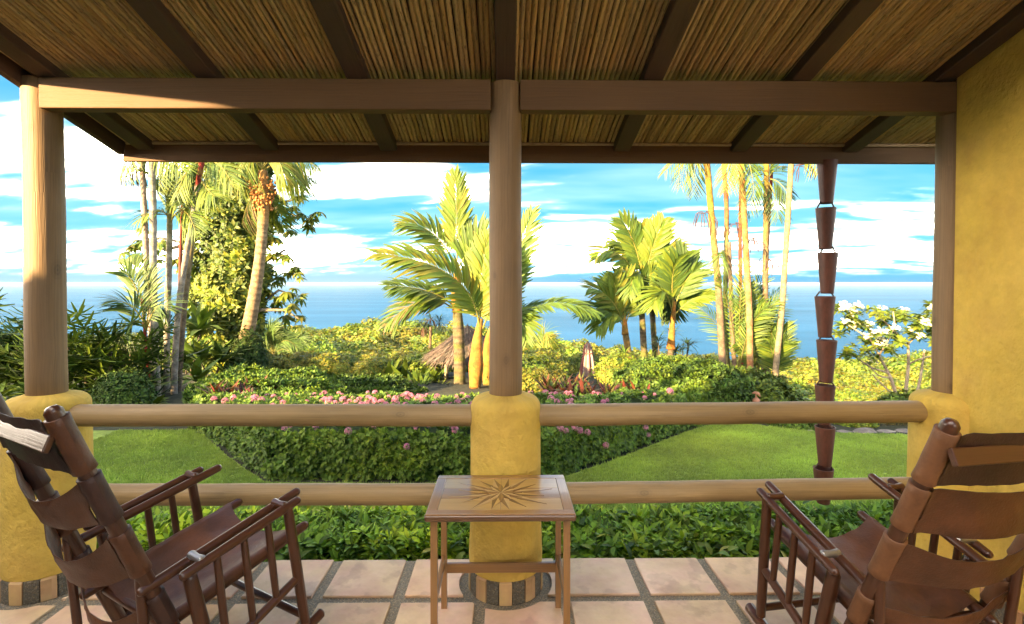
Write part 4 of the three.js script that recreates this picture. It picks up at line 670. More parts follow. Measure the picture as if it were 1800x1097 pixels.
rightPalm('tallest of the four small palms, its crown high above the sea horizon', 13.3, [[1134, 662], [1131, 600], [1128, 545]], [[1128, 550], [1130, 520], [1133, 485]], [
  [[1131, 500], [1115, 430], [1090, 384], 0.2, { face: V(0.1, 0.4, 1), cols: [GR.mid, GR.fresh, GR.lime] }], [[1131, 500], [1146, 440], [1166, 388], 0.2, { face: V(-0.1, 0.3, 1), wid: 0.13 }], [[1130, 500], [1085, 445], [1048, 455], 0.6], [[1130, 500], [1102, 440], [1078, 430], 0.2], [[1132, 500], [1132, 440], [1128, 396], 0, { face: V(0, 0.2, 1), wid: 0.13 }], [[1132, 505], [1165, 450], [1195, 440], 0.3, { cols: [GR.lime, GR.gold] }], [[1131, 510], [1118, 480], [1106, 520], 0.5, { cols: [GR.fresh, GR.mid] }], [[1132, 510], [1150, 480], [1160, 530], 0.6, { cols: [GR.mid, GR.lime] }]], { sr: 0.11 });
rightPalm('third small palm from the left, thin mossy trunk', 13.7, [[1154, 662], [1150, 600], [1146, 540]], [[1146, 545], [1146, 520], [1150, 490]], [
  [[1148, 520], [1168, 480], [1196, 462], 0.3, { cols: [GR.deep, GR.mid] }], [[1148, 520], [1160, 470], [1170, 440], 0, { cols: [GR.mid, GR.fresh], face: V(0, 0.3, 1) }], [[1148, 525], [1135, 500], [1118, 540], 0.4, { cols: [GR.mid, GR.deep] }], [[1148, 525], [1170, 520], [1180, 556], 0.4, { cols: [GR.deep, GR.mid] }]], { r: 0.075 });
rightPalm('rightmost small palm with a pink swollen shaft under its crown', 12.6, [[1176, 656], [1178, 630], [1180, 612]], [[1179, 614], [1180, 600], [1182, 570], [1186, 530]], [
  [[1183, 540], [1192, 480], [1206, 446], 0, { face: V(0, 0.3, 1), cols: [GR.mid, GR.deep, GR.fresh] }], [[1183, 545], [1182, 490], [1190, 455], 0.3, { face: V(0.1, 0.4, 1), cols: [GR.mid, GR.lime] }], [[1184, 556], [1218, 526], [1252, 520], 0.3, { len: 0.42, cols: [GR.lime, GR.fresh], n: 20 }], [[1183, 550], [1205, 495], [1226, 478], 0.2, { cols: [GR.mid, GR.fresh] }], [[1182, 550], [1165, 512], [1148, 540], 0.4, { cols: [GR.lime, GR.fresh] }]], { r: 0.07, sr: 0.12 });

// ---------------------------------------------------------------- tall palms at the right
const warmTrunk = (top, low) => (t, ri, n) => mixc(mixc(low, top, ss(0.35, 0.95, t + n * 0.12)), [0.12, 0.09, 0.06], ri * 0.35 * (1 - t * 0.6));
function tallPalm(label, d, stem, rad, cols, fronds = [], strands = []) {
  const b = stem[stem.length - 1], t = thing('tall_palm', label, 'palm tree', at(b[0], b[1] + 20, d), 'tall slender palms left of the rain chain'), q = (p) => at(p[0], p[1], d).sub(t.position);
  const pts = [[b[0] + 1, b[1] + 24], ...stem.slice().reverse()]; const up = q(pts[pts.length - 1]).sub(q(pts[pts.length - 2])).normalize();
  const P = pts.map(q); P.push(P[P.length - 1].clone().addScaledVector(up, 0.75));
  part('trunk', trunkGeo(P, [rad * 1.15, rad, rad * 0.95, rad * 0.85], cols, { ring: 0.16, step: 0.05, bump: 0.07 }), MAT.bark, t);
  palmFronds(t, fronds, d, { len: 0.38, wid: 0.022, cols: [GR.lime, GR.gold, GR.fresh], n: 18, droop: 0.32, lift: -0.05, rach: 0.012 });
  for (const [x, y, len] of strands) { const r = rng(x * 3 + y); for (let k = 0; k < 9; k++) { const mb = new MB(), p = q([x, y]).add(V(rr(-0.05, 0.05, r), rr(-0.03, 0.03, r), rr(-0.05, 0.05, r))), s = rr(-0.22, 0.22, r); mb.tube([p, p.clone().add(V(s * 0.6, -0.02, 0)), p.clone().add(V(s, -len * 0.5, 0.03)), p.clone().add(V(s * 1.05, -len * rr(0.7, 1.1, r), 0))], [0.007, 0.007, 0.009, 0.006], 5, { color: [0.10, 0.05, 0.055] }); part('fruit_strand', mb.geo(), MAT.bark, t); } }
  return t;
}
const OR = [0.40, 0.105, 0.022], YE = [0.30, 0.195, 0.02], GY = [0.19, 0.13, 0.085], RD = [0.30, 0.035, 0.02], PA = [0.34, 0.25, 0.10];
tallPalm('tall palm with orange red upper stem, leftmost of the slender palms', 9.6, [[1243, 288], [1252, 395], [1263, 510], [1271, 662]], 0.062, (t, ri, n) => t > 0.72 ? warmTrunk(OR, YE)(ss(0.72, 0.9, t) * 0.8 + 0.2, ri, n) : warmTrunk(YE, GY)(t * 1.25, ri, n), [[[1243, 255], [1205, 270], [1166, 305], 0.6], [[1243, 255], [1215, 272], [1196, 330], 0.4], [[1243, 258], [1225, 290], [1218, 345], -0.3]], [[1236, 372, 0.42]]);
tallPalm('slim red and green palm stem next to the leftmost slender palm', 9.9, [[1272, 285], [1277, 360], [1277, 433], [1275, 548], [1280, 670]], 0.045, warmTrunk(RD, [0.20, 0.19, 0.06]), [[[1272, 262], [1290, 275], [1305, 330], 0.3]], [[1290, 392, 0.3]]);
tallPalm('short grey palm stem standing between the taller slender palms', 9.7, [[1284, 495], [1287, 580], [1293, 672]], 0.042, warmTrunk(GY, GY), [[[1284, 472], [1270, 440], [1262, 480], 0.3, { cols: [GR.mid, GR.fresh] }]]);
tallPalm('straight orange and yellow palm stem in the middle of the slender palms', 9.4, [[1303, 285], [1311, 433], [1317, 548], [1319, 665]], 0.056, (t, ri, n) => mixc(warmTrunk(YE, [0.36, 0.22, 0.10])(t, ri, n), OR, ss(0.2, 0.6, n + 0.3) * 0.6), [[[1303, 262], [1285, 285], [1275, 335], 0.4], [[1303, 262], [1318, 290], [1326, 350], 0.2, { cols: [GR.mid, GR.fresh] }]], [[1322, 420, 0.25]]);
tallPalm('thin red palm stem just behind the straight orange one', 9.9, [[1302, 340], [1301, 430], [1302, 520], [1304, 668]], 0.034, warmTrunk(OR, RD), []);
tallPalm('yellow stemmed palm with a drooping dark green crown under the eave', 9.8, [[1347, 330], [1346, 433], [1345, 540], [1344, 662]], 0.052, warmTrunk(YE, GY), [[[1349, 318], [1328, 330], [1312, 378], 0.3, { cols: [GR.mid, GR.deep, GR.fresh] }], [[1349, 316], [1368, 320], [1388, 345], 0.3, { cols: [GR.mid, GR.deep] }], [[1349, 316], [1352, 290], [1345, 262], 0, { cols: [GR.mid, GR.fresh], face: V(0, 0.2, 1) }], [[1349, 316], [1335, 295], [1318, 290], 0.2, { cols: [GR.mid, GR.deep] }], [[1349, 318], [1362, 345], [1368, 385], 0.3, { cols: [GR.mid, GR.deep] }], [[1349, 316], [1365, 296], [1385, 292], -0.2, { cols: [GR.deep, GR.mid] }]], [[1345, 455, 0.3]]);
tallPalm('red palm stem beside the yellow stemmed one', 10.0, [[1354, 345], [1349, 433], [1347, 520], [1349, 662]], 0.034, warmTrunk(RD, [0.3, 0.2, 0.1]), []);
tallPalm('pale leaning palm stem nearest the rain chain', 9.3, [[1391, 285], [1382, 433], [1374, 548], [1362, 672]], 0.050, warmTrunk(PA, [0.30, 0.23, 0.14]), [[[1392, 255], [1420, 262], [1440, 300], 0.3]], [[1412, 290, 0.28]]);
// understorey of feathery young palms between those stems
[[1296, 640, 9.7, 'bushy young palm between the slender orange stems'], [1330, 650, 9.9, 'young feathery palm under the yellow stemmed palm'], [1365, 660, 9.6, 'small feathery palm at the foot of the pale leaning stem'], [1310, 655, 10.2, 'young palm with red leaf bases among the slender stems']].forEach(([px, py, d, label], k) => {
  const t = thing('young_palm', label, 'palm', at(px, py + 35, d), 'young palms among the slender stems'), r = rng(200 + k);
  const list = []; for (let i = 0; i < 11; i++) { const a = rr(-1.1, 1.1, r), L = [180, 125, 95, 190][k] * rr(0.7, 1.05, r); const tip = [px + Math.sin(a) * L * 0.5, py - Math.cos(a) * L]; list.push([[px + rr(-4, 4, r), py + 15], [px + Math.sin(a) * L * 0.2, py - Math.cos(a) * L * 0.6], tip, rr(-0.4, 0.5, r)]); }
  palmFronds(t, list, d, { len: 0.34, wid: 0.024, cols: [GR.mid, GR.fresh, GR.lime, GR.mid], n: 24, droop: 0.4, rach: 0.01, rcol: [0.16, 0.15, 0.04] });
});
spiky('ti_plant', 'leafy plant with narrow leaves left of the four small palms', 'plant', at(1078, 700, 12.2), { seed: 301, n: 26, len: 0.38, wid: 0.03, cols: [GR.mid, GR.fresh, GR.deep], stem: 1.0, heads: 4, spread: 0.25 });
spiky('ti_plant', 'narrow leaved plant low between the four small palm trunks', 'plant', at(1165, 690, 13.0), { seed: 302, n: 26, len: 0.42, wid: 0.03, cols: [GR.mid, GR.deep, GR.fresh], stem: 1.35, heads: 5, spread: 0.5 });
spiky('ti_plant', 'low bright green plant around the small palm trunks', 'plant', at(1120, 690, 13.2), { seed: 303, n: 26, len: 0.5, wid: 0.035, cols: [GR.fresh, GR.lime, GR.mid], stem: 0.5, heads: 7, spread: 0.6 });
spiky('ti_plant', 'narrow leaved plant behind the rightmost small palm', 'plant', at(1200, 680, 13.6), { seed: 304, n: 24, len: 0.4, wid: 0.03, cols: [GR.mid, GR.deep], stem: 1.25, heads: 3, spread: 0.25 });

// ---------------------------------------------------------------- the palm clump and trees at the left
function leftPalm(label, d, stem, rad, cols, fronds, strands = []) {
  const t = tallPalm(label, d, stem, rad, cols, [], strands); t.userData.group = 'palm stems of the left clump'; t.name = numbered('clump_palm');
  palmFronds(t, fronds, d, { len: 0.46, wid: 0.032, cols: [GR.lime, GR.fresh, GR.lime, GR.mid], n: 20, droop: 0.26, lift: 0.02, rach: 0.014 });
}
leftPalm('thin pinkish grey palm stem, leftmost of the left clump', 9.3, [[250, 285], [254, 380], [259, 480], [265, 560], [268, 690]], 0.050, warmTrunk([0.42, 0.32, 0.27], [0.42, 0.33, 0.27]), [[[249, 245], [232, 262], [214, 318], 0.3], [[249, 245], [270, 262], [282, 330], 0.2]], [[234, 287, 0.5]]);
leftPalm('pale grey palm stem with lichen patches, thickest of the left clump', 9.1, [[267, 285], [269, 380], [270, 520], [276, 690]], 0.058, greyTrunk, [[[267, 240], [290, 265], [318, 300], 0.4]]);
leftPalm('greenish palm stem carrying a crown of arching fronds', 9.6, [[298, 395], [297, 470], [294, 560], [293, 690]], 0.052, (t, ri, n) => mixc(greyTrunk(t, ri, n), [0.20, 0.22, 0.04], ss(0.55, 1, t)), [[[299, 392], [286, 330], [262, 300], 0.3], [[299, 392], [280, 370], [240, 390], 0.5], [[299, 390], [310, 330], [318, 285], 0, { face: V(0, 0.3, 1) }], [[299, 390], [325, 345], [362, 352], 0.4], [[299, 392], [322, 370], [345, 410], 0.5], [[299, 390], [300, 330], [290, 285], 0.2]]);
leftPalm('leaning pale palm stem with a red shaft at its top', 9.4, [[352, 300], [338, 385], [322, 480], [312, 560], [306, 690]], 0.050, (t, ri, n) => t > 0.78 ? mixc(RD, [0.30, 0.30, 0.06], ss(0.1, 0.6, n)) : warmTrunk([0.42, 0.36, 0.30], [0.38, 0.32, 0.27])(t, ri, n), [[[355, 285], [330, 300], [310, 345], 0.3], [[355, 285], [385, 290], [410, 330], 0.4], [[353, 310], [362, 330], [378, 345], 0.5], [[355, 280], [345, 262], [335, 250], 0.2]]);
leftPalm('yellow green palm stem, rightmost of the left clump', 9.8, [[342, 385], [336, 440], [325, 530], [314, 690]], 0.048, warmTrunk([0.26, 0.26, 0.05], [0.24, 0.17, 0.11]), [[[344, 380], [330, 330], [318, 300], 0.2], [[344, 380], [355, 330], [372, 295], 0.2], [[344, 382], [362, 352], [392, 350], 0.5], [[344, 380], [330, 350], [300, 360], 0.5]]);
leftPalm('thin bright red young palm stem at the foot of the left clump', 9.0, [[256, 600], [259, 640], [264, 690]], 0.026, (t, ri, n) => [0.40, 0.045, 0.03], [[[256, 575], [238, 505], [212, 478], 0.2, { cols: [GR.mid, GR.fresh], len: 0.4 }], [[256, 575], [244, 500], [232, 462], 0, { cols: [GR.mid, GR.fresh], face: V(0.2, 0.3, 1) }], [[257, 575], [232, 540], [196, 528], 0.4, { cols: [GR.mid, GR.deep] }], [[257, 580], [235, 565], [212, 600], 0.4, { cols: [GR.deep, GR.mid] }], [[257, 575], [262, 520], [258, 478], 0, { cols: [GR.mid, GR.fresh] }], [[257, 580], [276, 540], [296, 545], 0.3, { cols: [GR.deep, GR.mid] }]]);
leftPalm('thin red stem showing behind the leaning palm of the left clump', 10.0, [[319, 400], [317, 450], [316, 520], [314, 680]], 0.032, warmTrunk(RD, [0.24, 0.08, 0.05]), [[[320, 390], [310, 350], [290, 330], 0.2]]);

function fan(seed, n, len, wid, cols) { const r = rng(seed), mb = new MB(); mb.tube([V(0, 0, 0), V(0, 0.16, 0.02), V(0, 0.3, 0.06)], 0.005, 4, { cap: 0, color: GR.mid }); for (let k = 0; k < n; k++) { const a = (k / (n - 1) - 0.5) * 3.9 + rr(-0.06, 0.06, r), d = V(Math.sin(a), Math.cos(a) * 0.9, 0.45); blade(mb, V(0, 0.3, 0.06), d, V(0, -0.45, 1), len * rr(0.85, 1.1, r) * (1 - 0.12 * Math.abs(a)), wid, { n: 3, bend: rr(0.15, 0.4, r), fold: 0.35, color: vary(cols[Math.floor(r() * cols.length)], r, 0.2), tipw: 0.35 }); } return mb.geo(); }
const fans = [0, 1, 2, 3].map((k) => fan(400 + k, 8, 0.36, 0.046, [GR.mid, GR.deep, GR.mid])).concat([0, 1, 2].map((k) => fan(410 + k, 8, 0.36, 0.046, [GR.fresh, GR.fresh, GR.lime])));
[[-60, 700, 8.4, 'lady palm at the left edge behind the left column', 110, 2.05], [30, 700, 8.9, 'lady palm with fan leaves just left of the left column', 90, 2.0], [118, 700, 8.6, 'lady palm right of the left column', 110, 1.9], [165, 700, 9.4, 'lady palm behind the round clipped bush', 110, 1.85], [212, 700, 9.0, 'lady palm in shade left of the red stemmed clump', 90, 1.75], [250, 695, 10.0, 'lady palm deep in shade behind the left palm clump', 80, 1.7]].forEach(([px, py, d, label, n, H], k) => {
  const t = thing('lady_palm', label, 'palm', at(px, py + 40, d), 'lady palms of the left thicket'), r = rng(420 + k), st = new MB();
  for (let i = 0; i < 12; i++) { const x = rr(-0.5, 0.5, r), z = rr(-0.4, 0.4, r), h = H * rr(0.5, 0.9, r); const m = new MB(); m.tube([V(x * 0.7, -0.3, z * 0.7), V(x * 0.9, h * 0.5, z), V(x, h, z)], [0.016, 0.014, 0.01], 5, { cap: 0, color: [0.09, 0.07, 0.04] }); part('stem', m.geo(), MAT.bark, t); }
  for (let i = 0; i < n; i++) { const a = r() * 6.28, R = rr(0.2, 0.72, r), h = H * Math.pow(r(), 0.6) * rr(0.55, 1, r); const m = part('fan_leaf', fans[r() < 0.45 ? 4 + Math.floor(r() * 3) : Math.floor(r() * 4)], MAT.gloss, t); const dir = V(Math.cos(a), 0, Math.abs(Math.sin(a)) * 0.9 + 0.1); m.position.set(dir.x * R * 0.9, h - 0.1, dir.z * R * 0.6); m.quaternion.copy(new THREE.Quaternion().setFromAxisAngle(UPV, Math.atan2(dir.x, dir.z) + rr(-0.5, 0.5, r))).multiply(new THREE.Quaternion().setFromAxisAngle(V(1, 0, 0), rr(0.3, 1.2, r))); m.scale.setScalar(rr(0.8, 1.3, r)); }
});
spiky('bromeliad', 'bright green strap leaved plant at the left edge below the lady palms', 'plant', at(12, 705, 7.6), { seed: 440, n: 26, len: 0.55, wid: 0.085, cols: [GR.fresh, GR.lime, GR.mid], heads: 2, spread: 0.2 });
spiky('bromeliad', 'grey green spiky plant between left column and round bush', 'plant', at(138, 702, 8.0), { seed: 441, n: 34, len: 0.4, wid: 0.035, cols: [GR.mid, GR.blue], heads: 1 });
spiky('bromeliad', 'pale green broad leaved plant at the foot of the red stem', 'plant', at(262, 716, 8.2), { seed: 442, n: 12, len: 0.32, wid: 0.13, cols: [GR.fresh, GR.lime], heads: 2, spread: 0.12 });
spiky('broad_leaf_plant', 'plant with tall paddle leaves between the palm clump and the vine tree', 'plant', at(352, 672, 10.6), { seed: 443, n: 12, len: 0.62, wid: 0.17, cols: [GR.fresh, GR.lime], lift: 1.3, heads: 2, spread: 0.15 });
spiky('broad_leaf_plant', 'group of shaded paddle leaves below the vine covered tree', 'plant', at(372, 672, 12), { seed: 444, n: 16, len: 0.75, wid: 0.2, cols: [GR.mid, GR.fresh, GR.deep], lift: 1.2, heads: 5, spread: 0.6, stem: 0.5 });
spiky('broad_leaf_plant', 'paddle leaved plant by the foot of the leaning palm', 'plant', at(412, 668, 11.6), { seed: 445, n: 14, len: 0.6, wid: 0.17, cols: [GR.mid, GR.fresh], lift: 1.1, heads: 3, spread: 0.3 });
spiky('broad_leaf_plant', 'tall green plant filling the gap behind the left palm clump', 'plant', at(330, 650, 12.5), { seed: 446, n: 16, len: 0.8, wid: 0.16, cols: [GR.fresh, GR.mid], lift: 1.2, heads: 6, spread: 0.7, stem: 1.0 });
{ // tree wrapped in vines, with boughs of whorled leaves
  const d = 14, t = thing('vine_covered_tree', 'tall tree wrapped in bright leafy vines with boughs of whorled leaves over the sea', 'tree', at(402, 668, d)), q = (x, y, dd = d) => at(x, y, dd).sub(t.position), r = rng(500);
  part('trunk', trunkGeo([q(402, 680), q(400, 560), q(396, 420), q(394, 250)], [0.32, 0.26, 0.22, 0.16], mossTrunk, { ring: 0.3 }), MAT.bark, t);
  const ms = [], cs = [], geo = sprig(505, 8, 0.17, 0.085, [GR.fresh, GR.lime, GR.mid, GR.fresh], { n: 2, spread: 1.3 });
  const wAt = (y) => pl(y, [[270, 62], [320, 66], [380, 66], [450, 62], [520, 60], [580, 56], [640, 44]]), cAt = (y) => pl(y, [[270, 415], [320, 402], [420, 396], [520, 400], [600, 402], [650, 405]]);
  let g = 0; while (ms.length < 3300 && g++ < 30000) { const y = rr(262, 655, r), s = rr(-1, 1, r), k = fbm(s * 1.4 + 5, y * 0.018, 3, 3), w = wAt(y) * (1 + 0.7 * k); if (fbm(s * 2.6, y * 0.03, 8, 3) < -0.24) continue; const ph = s * 1.5, dep = Math.cos(ph) * 1.0 * (0.75 + 0.6 * k); const x = cAt(y) + Math.sin(ph) * w, p = q(x, y, d - dep + rr(0, 0.5, r)); ms.push(M4(p, qTo(UPV, V(Math.sin(ph) + rr(-0.5, 0.5, r), rr(-0.4, 0.7, r), Math.cos(ph) + rr(-0.4, 0.4, r)).normalize()), rr(0.7, 1.25, r))); const l = ss(-0.1, 0.35, k + rr(-0.2, 0.2, r)); cs.push(C3(mix(0.8, 1.8, l), mix(0.8, 1.45, l), 1)); }
  const vines = copies('vines', geo, MAT.leaf, ms, t, cs);
  const whorl = [0, 1, 2].map((k) => { const q2 = rng(520 + k), mb = new MB(); for (let j = 0; j < 9; j++) { const a = j / 9 * 6.28 + q2() * 0.3, dir = V(Math.cos(a), rr(-0.25, 0.25, q2), Math.sin(a)); blade(mb, V(0, 0, 0), dir, UPV, 0.25 * rr(0.8, 1.15, q2), 0.095, { n: 3, bend: rr(0.3, 0.7, q2), fold: 0.2, color: vary([GR.fresh, GR.gold, GR.lime][Math.floor(q2() * 3)], q2), shape: 0.6 }); } return mb.geo(); });
  const bough = (list, dd) => { const mb = new MB(); mb.tube(list.map(([x, y]) => q(x, y, dd)), list.map((_, k) => mix(0.06, 0.018, k / (list.length - 1))), 7, { cap: 0.3, color: [0.28, 0.23, 0.17] }); part('bough', mb.geo(), MAT.bark, t); };
  bough([[398, 420], [440, 390], [490, 372], [545, 385]], 14); bough([[470, 380], [500, 355], [520, 350]], 13.8); bough([[402, 500], [450, 470], [500, 440], [522, 470]], 14.2); bough([[404, 560], [450, 540], [490, 510], [520, 520]], 14); bough([[404, 560], [460, 545], [500, 545], [525, 560]], 13.6); bough([[396, 440], [340, 430], [280, 418], [222, 445]], 14.6); bough([[330, 428], [290, 440], [255, 420]], 14.4); bough([[398, 500], [350, 480], [320, 470]], 14);
  const pads = [[545, 385], [555, 378], [530, 380], [518, 360], [500, 365], [485, 355], [505, 380], [540, 396], [525, 350], [470, 370], [478, 392], [495, 400], [512, 402], [490, 420], [476, 415], [502, 455], [518, 468], [488, 445], [475, 450], [525, 485], [508, 478], [495, 490], [478, 480], [515, 510], [526, 520], [500, 515], [485, 525], [470, 512], [512, 540], [525, 555], [505, 560], [520, 568], [490, 545], [470, 540], [485, 500], [465, 470], [222, 448], [232, 436], [245, 448], [215, 460], [240, 425], [258, 420], [252, 408], [270, 415], [282, 430], [268, 440], [228, 458], [285, 452], [320, 468], [335, 480], [310, 455], [345, 440], [325, 420], [330, 500], [460, 430], [462, 400], [455, 500]];
  for (const [x, y] of pads) { const dd = rr(13.4, 14.5, r); for (let k = 0; k < 2; k++) { const m = part('leaf_whorl', whorl[Math.floor(r() * 3)], MAT.leaf, t); m.position.copy(q(x + rr(-6, 6, r), y + rr(-6, 6, r), dd)); m.rotation.set(rr(-0.5, 0.7, r), r() * 6.28, rr(-0.5, 0.5, r)); m.scale.setScalar(rr(0.7, 1.1, r)); } }
}
{ // leaning palm with orange fruit
  const d = 12.6, t = thing('leaning_palm', 'leaning palm with hanging orange fruit and fan fronds at its crown', 'palm tree', at(428, 690, d)), q = (x, y, dd = d) => at(x, y, dd).sub(t.position), r = rng(600);
  part('trunk', trunkGeo([q(424, 690), q(430, 610), q(440, 560), q(452, 490), q(460, 420), q(463, 372), q(462, 300)], [0.19, 0.17, 0.155, 0.145, 0.125, 0.12, 0.13, 0.10], (tt, ri, n) => mixc(mixc([0.40, 0.27, 0.15], [0.24, 0.16, 0.09], ri), tt > 0.7 ? [0.5, 0.24, 0.05] : [0.12, 0.10, 0.05], tt > 0.7 ? ss(0.7, 0.85, tt) * 0.7 : ss(0.35, 0.0, tt) * 0.8), { ring: 0.13, bump: 0.06 }), MAT.bark, t);
  const g = new THREE.IcosahedronGeometry(0.030, 1), fm = std([0.36, 0.145, 0.028], { roughness: 0.6 }); for (let k = 0; k < 170; k++) { const m = part('fruit', g, fm, t); const a = r() * 6.28, h = r(), R = (0.12 + 0.34 * Math.pow(r(), 0.6)) * (0.45 + h * 0.55); m.position.copy(q(462, 345).add(V(Math.cos(a) * R, (h - 0.45) * 0.8, Math.sin(a) * R * 0.8))); m.scale.set(1, rr(1, 1.4, r), 1); }
  const fr = [[[462, 300], [500, 292], [532, 330], 0.2], [[462, 296], [505, 272], [560, 296], 0], [[462, 296], [515, 290], [545, 318], -0.5], [[462, 296], [430, 285], [402, 325], 0.2], [[462, 298], [415, 270], [372, 300], 0.3], [[462, 296], [440, 270], [420, 300], 0.7], [[462, 296], [485, 280], [500, 315], 0.7], [[462, 296], [450, 260], [430, 235], 0], [[462, 296], [478, 262], [500, 240], 0], [[463, 330], [478, 355], [500, 405], -0.3, { cols: [GR.fresh, GR.lime] }], [[462, 330], [440, 350], [425, 395], -0.3, { cols: [GR.fresh, GR.dry] }]];
  palmFronds(t, fr, d, { len: 0.62, wid: 0.03, cols: [GR.lime, GR.gold, GR.fresh, GR.lime], n: 34, droop: 0.75, lift: -0.2, rach: 0.016 });
}

// ---------------------------------------------------------------- white flowered tree, palapa, parasol, odds and ends of the garden
{
  const d = 9.4, t = thing('frangipani_tree', 'small branching tree with white flowers between the rain chain and right column', 'tree', at(1590, 735, d)), q = (x, y, dd = d) => at(x, y, dd).sub(t.position), r = rng(700);
  const bc = [0.42, 0.33, 0.24], br = (list, ra, rb, dd = d) => { const mb = new MB(), cv = new THREE.CatmullRomCurve3(list.map(([x, y, o = 0]) => q(x, y, dd - o))), pts = cv.getPoints(14); mb.tube(pts, pts.map((_, k) => mix(ra, rb, k / 14)), 7, { cap: 0.4, color: bc }); part('branch', mb.geo(), MAT.bark, t); };
  br([[1590, 745], [1578, 705], [1566, 665], [1545, 625]], 0.040, 0.022); br([[1590, 740], [1592, 690], [1597, 640], [1596, 600]], 0.036, 0.02); br([[1592, 735], [1612, 690], [1620, 650], [1625, 615]], 0.03, 0.016); br([[1560, 655], [1530, 645], [1508, 630], [1488, 620]], 0.02, 0.012); br([[1548, 630], [1535, 605], [1520, 590, 0.3], [1492, 572, 0.3]], 0.02, 0.012); br([[1596, 610], [1580, 590], [1560, 570], [1540, 552]], 0.018, 0.012); br([[1596, 605], [1615, 585], [1630, 570], [1640, 548]], 0.018, 0.012); br([[1597, 640], [1620, 630, 0.3], [1640, 625, 0.3]], 0.018, 0.01); br([[1545, 625], [1560, 600, 0.3], [1572, 572, 0.3], [1570, 548, 0.3]], 0.018, 0.012); br([[1566, 665], [1545, 660], [1525, 640]], 0.016, 0.01); br([[1578, 700], [1555, 680], [1535, 660]], 0.018, 0.01);
  const wh = [0, 1, 2].map((k) => { const q2 = rng(720 + k), mb = new MB(); for (let j = 0; j < 13; j++) { const a = j * 2.4, e = rr(-0.1, 0.9, q2), dir = V(Math.cos(a) * Math.cos(e), Math.sin(e), Math.sin(a) * Math.cos(e)); blade(mb, V(0, 0, 0), dir, UPV.clone().addScaledVector(dir, -dir.y + 0.01), rr(0.10, 0.16, q2), 0.055, { n: 3, bend: rr(0.1, 0.4, q2), color: vary([GR.lime, GR.fresh, GR.lime][Math.floor(q2() * 3)], q2), shape: 0.6 }); } return mb.geo(); });
  const fw = (() => { const q2 = rng(731), mb = new MB(); for (let j = 0; j < 8; j++) { const p = V(rr(-0.06, 0.06, q2), rr(0.02, 0.08, q2), rr(-0.06, 0.06, q2)); for (let k = 0; k < 5; k++) { const a = k * 1.257 + q2(); blade(mb, p, V(Math.cos(a), 0.35, Math.sin(a)), UPV, 0.04, 0.028, { n: 2, color: [0.78, 0.74, 0.55], shape: 0.6 }); } } return mb.geo(); })();
  const pads = [[1488, 545], [1495, 555], [1512, 552], [1535, 553], [1550, 558], [1570, 547], [1585, 552], [1633, 545], [1640, 560], [1488, 572], [1505, 568], [1520, 575], [1550, 565], [1565, 580], [1590, 565], [1605, 560], [1615, 575], [1600, 585], [1632, 580], [1473, 588], [1480, 575], [1520, 592], [1535, 590], [1545, 605], [1528, 605], [1605, 592], [1630, 592], [1492, 618], [1485, 625], [1515, 625], [1525, 615], [1535, 632], [1560, 615], [1580, 608], [1575, 595], [1640, 600], [1500, 560], [1555, 590], [1625, 560], [1475, 540]];
  for (const [x0, y0] of pads.concat(pads.map(([x, y]) => [x + rr(-12, 12, r), y + rr(-10, 10, r)]), pads.map(([x, y]) => [x + rr(-14, 14, r), y + rr(-8, 12, r)]))) { const x = x0, y = y0, dd = d + rr(-0.4, 0.3, r); const m = part('leaf_cluster', wh[Math.floor(r() * 3)], MAT.leaf, t); m.position.copy(q(x, y, dd)); m.rotation.set(rr(-0.4, 0.5, r), r() * 6.28, rr(-0.4, 0.4, r)); m.scale.setScalar(rr(0.85, 1.3, r)); if (r() < 0.3) { const f = part('flower_cluster', fw, MAT.petal, t); f.position.copy(m.position).add(V(rr(-0.03, 0.03, r), 0.03, rr(0.02, 0.1, r))); f.rotation.set(rr(0.2, 1.3, r), rr(-1.2, 0.4, r), 0); f.scale.setScalar(1.0); } }
}
{ // thatched shelter
  const d = 12.2, c = at(822, 690, d), t = thing('thatched_shelter', 'round shelter with a shaggy straw roof behind the young palms', 'shelter', c), r = rng(800), q = (x, y) => at(x, y, d).sub(t.position);
  const apex = q(822, 572), rim = q(822, 630).y, R = 0.98, mb = new MB();
  for (let k = 0; k < 4200; k++) { const a = r() * 6.28, s = Math.sqrt(r()), p = V(Math.cos(a) * R * s, mix(apex.y, rim + 0.08, s), Math.sin(a) * R * s), dir = V(Math.cos(a + rr(-0.15, 0.15, r)) * R, (rim - apex.y) * rr(0.8, 1.5, r), Math.sin(a) * R).normalize(); blade(mb, p.addScaledVector(dir, -0.1), dir, V(Math.cos(a) * 0.5, 0.8, Math.sin(a) * 0.5), rr(0.18, 0.40, r), 0.022, { n: 2, bend: rr(-0.25, 0.25, r), color: vary([0.15, 0.115, 0.095], r, 0.5) }); }
  part('thatch', mb.geo(), MAT.thatch, t).userData.kind = 'stuff';
  part('roof_cone', new THREE.ConeGeometry(R * 0.97, apex.y - rim - 0.06, 24, 1).translate(0, (apex.y + rim) / 2 - 0.04, 0), std([0.14, 0.11, 0.085], { roughness: 1 }), t);
  for (const [x, y0, y1] of [[785, 600, 690], [846, 600, 690], [829, 600, 688]]) { const m = new MB(); m.tube([q(x, y1 + 6), q(x - 0.5, (y0 + y1) / 2), q(x, y0)], 0.045, 10, { color: [0.44, 0.36, 0.27] }); part('post', m.geo(), MAT.bark, t); }
  const pt = struct('patio', new THREE.CylinderGeometry(1.1, 1.1, 0.05, 40).translate(c.x - 0.35, c.y + 0.035, c.z), MAT.stone); pt.castShadow = true;
}
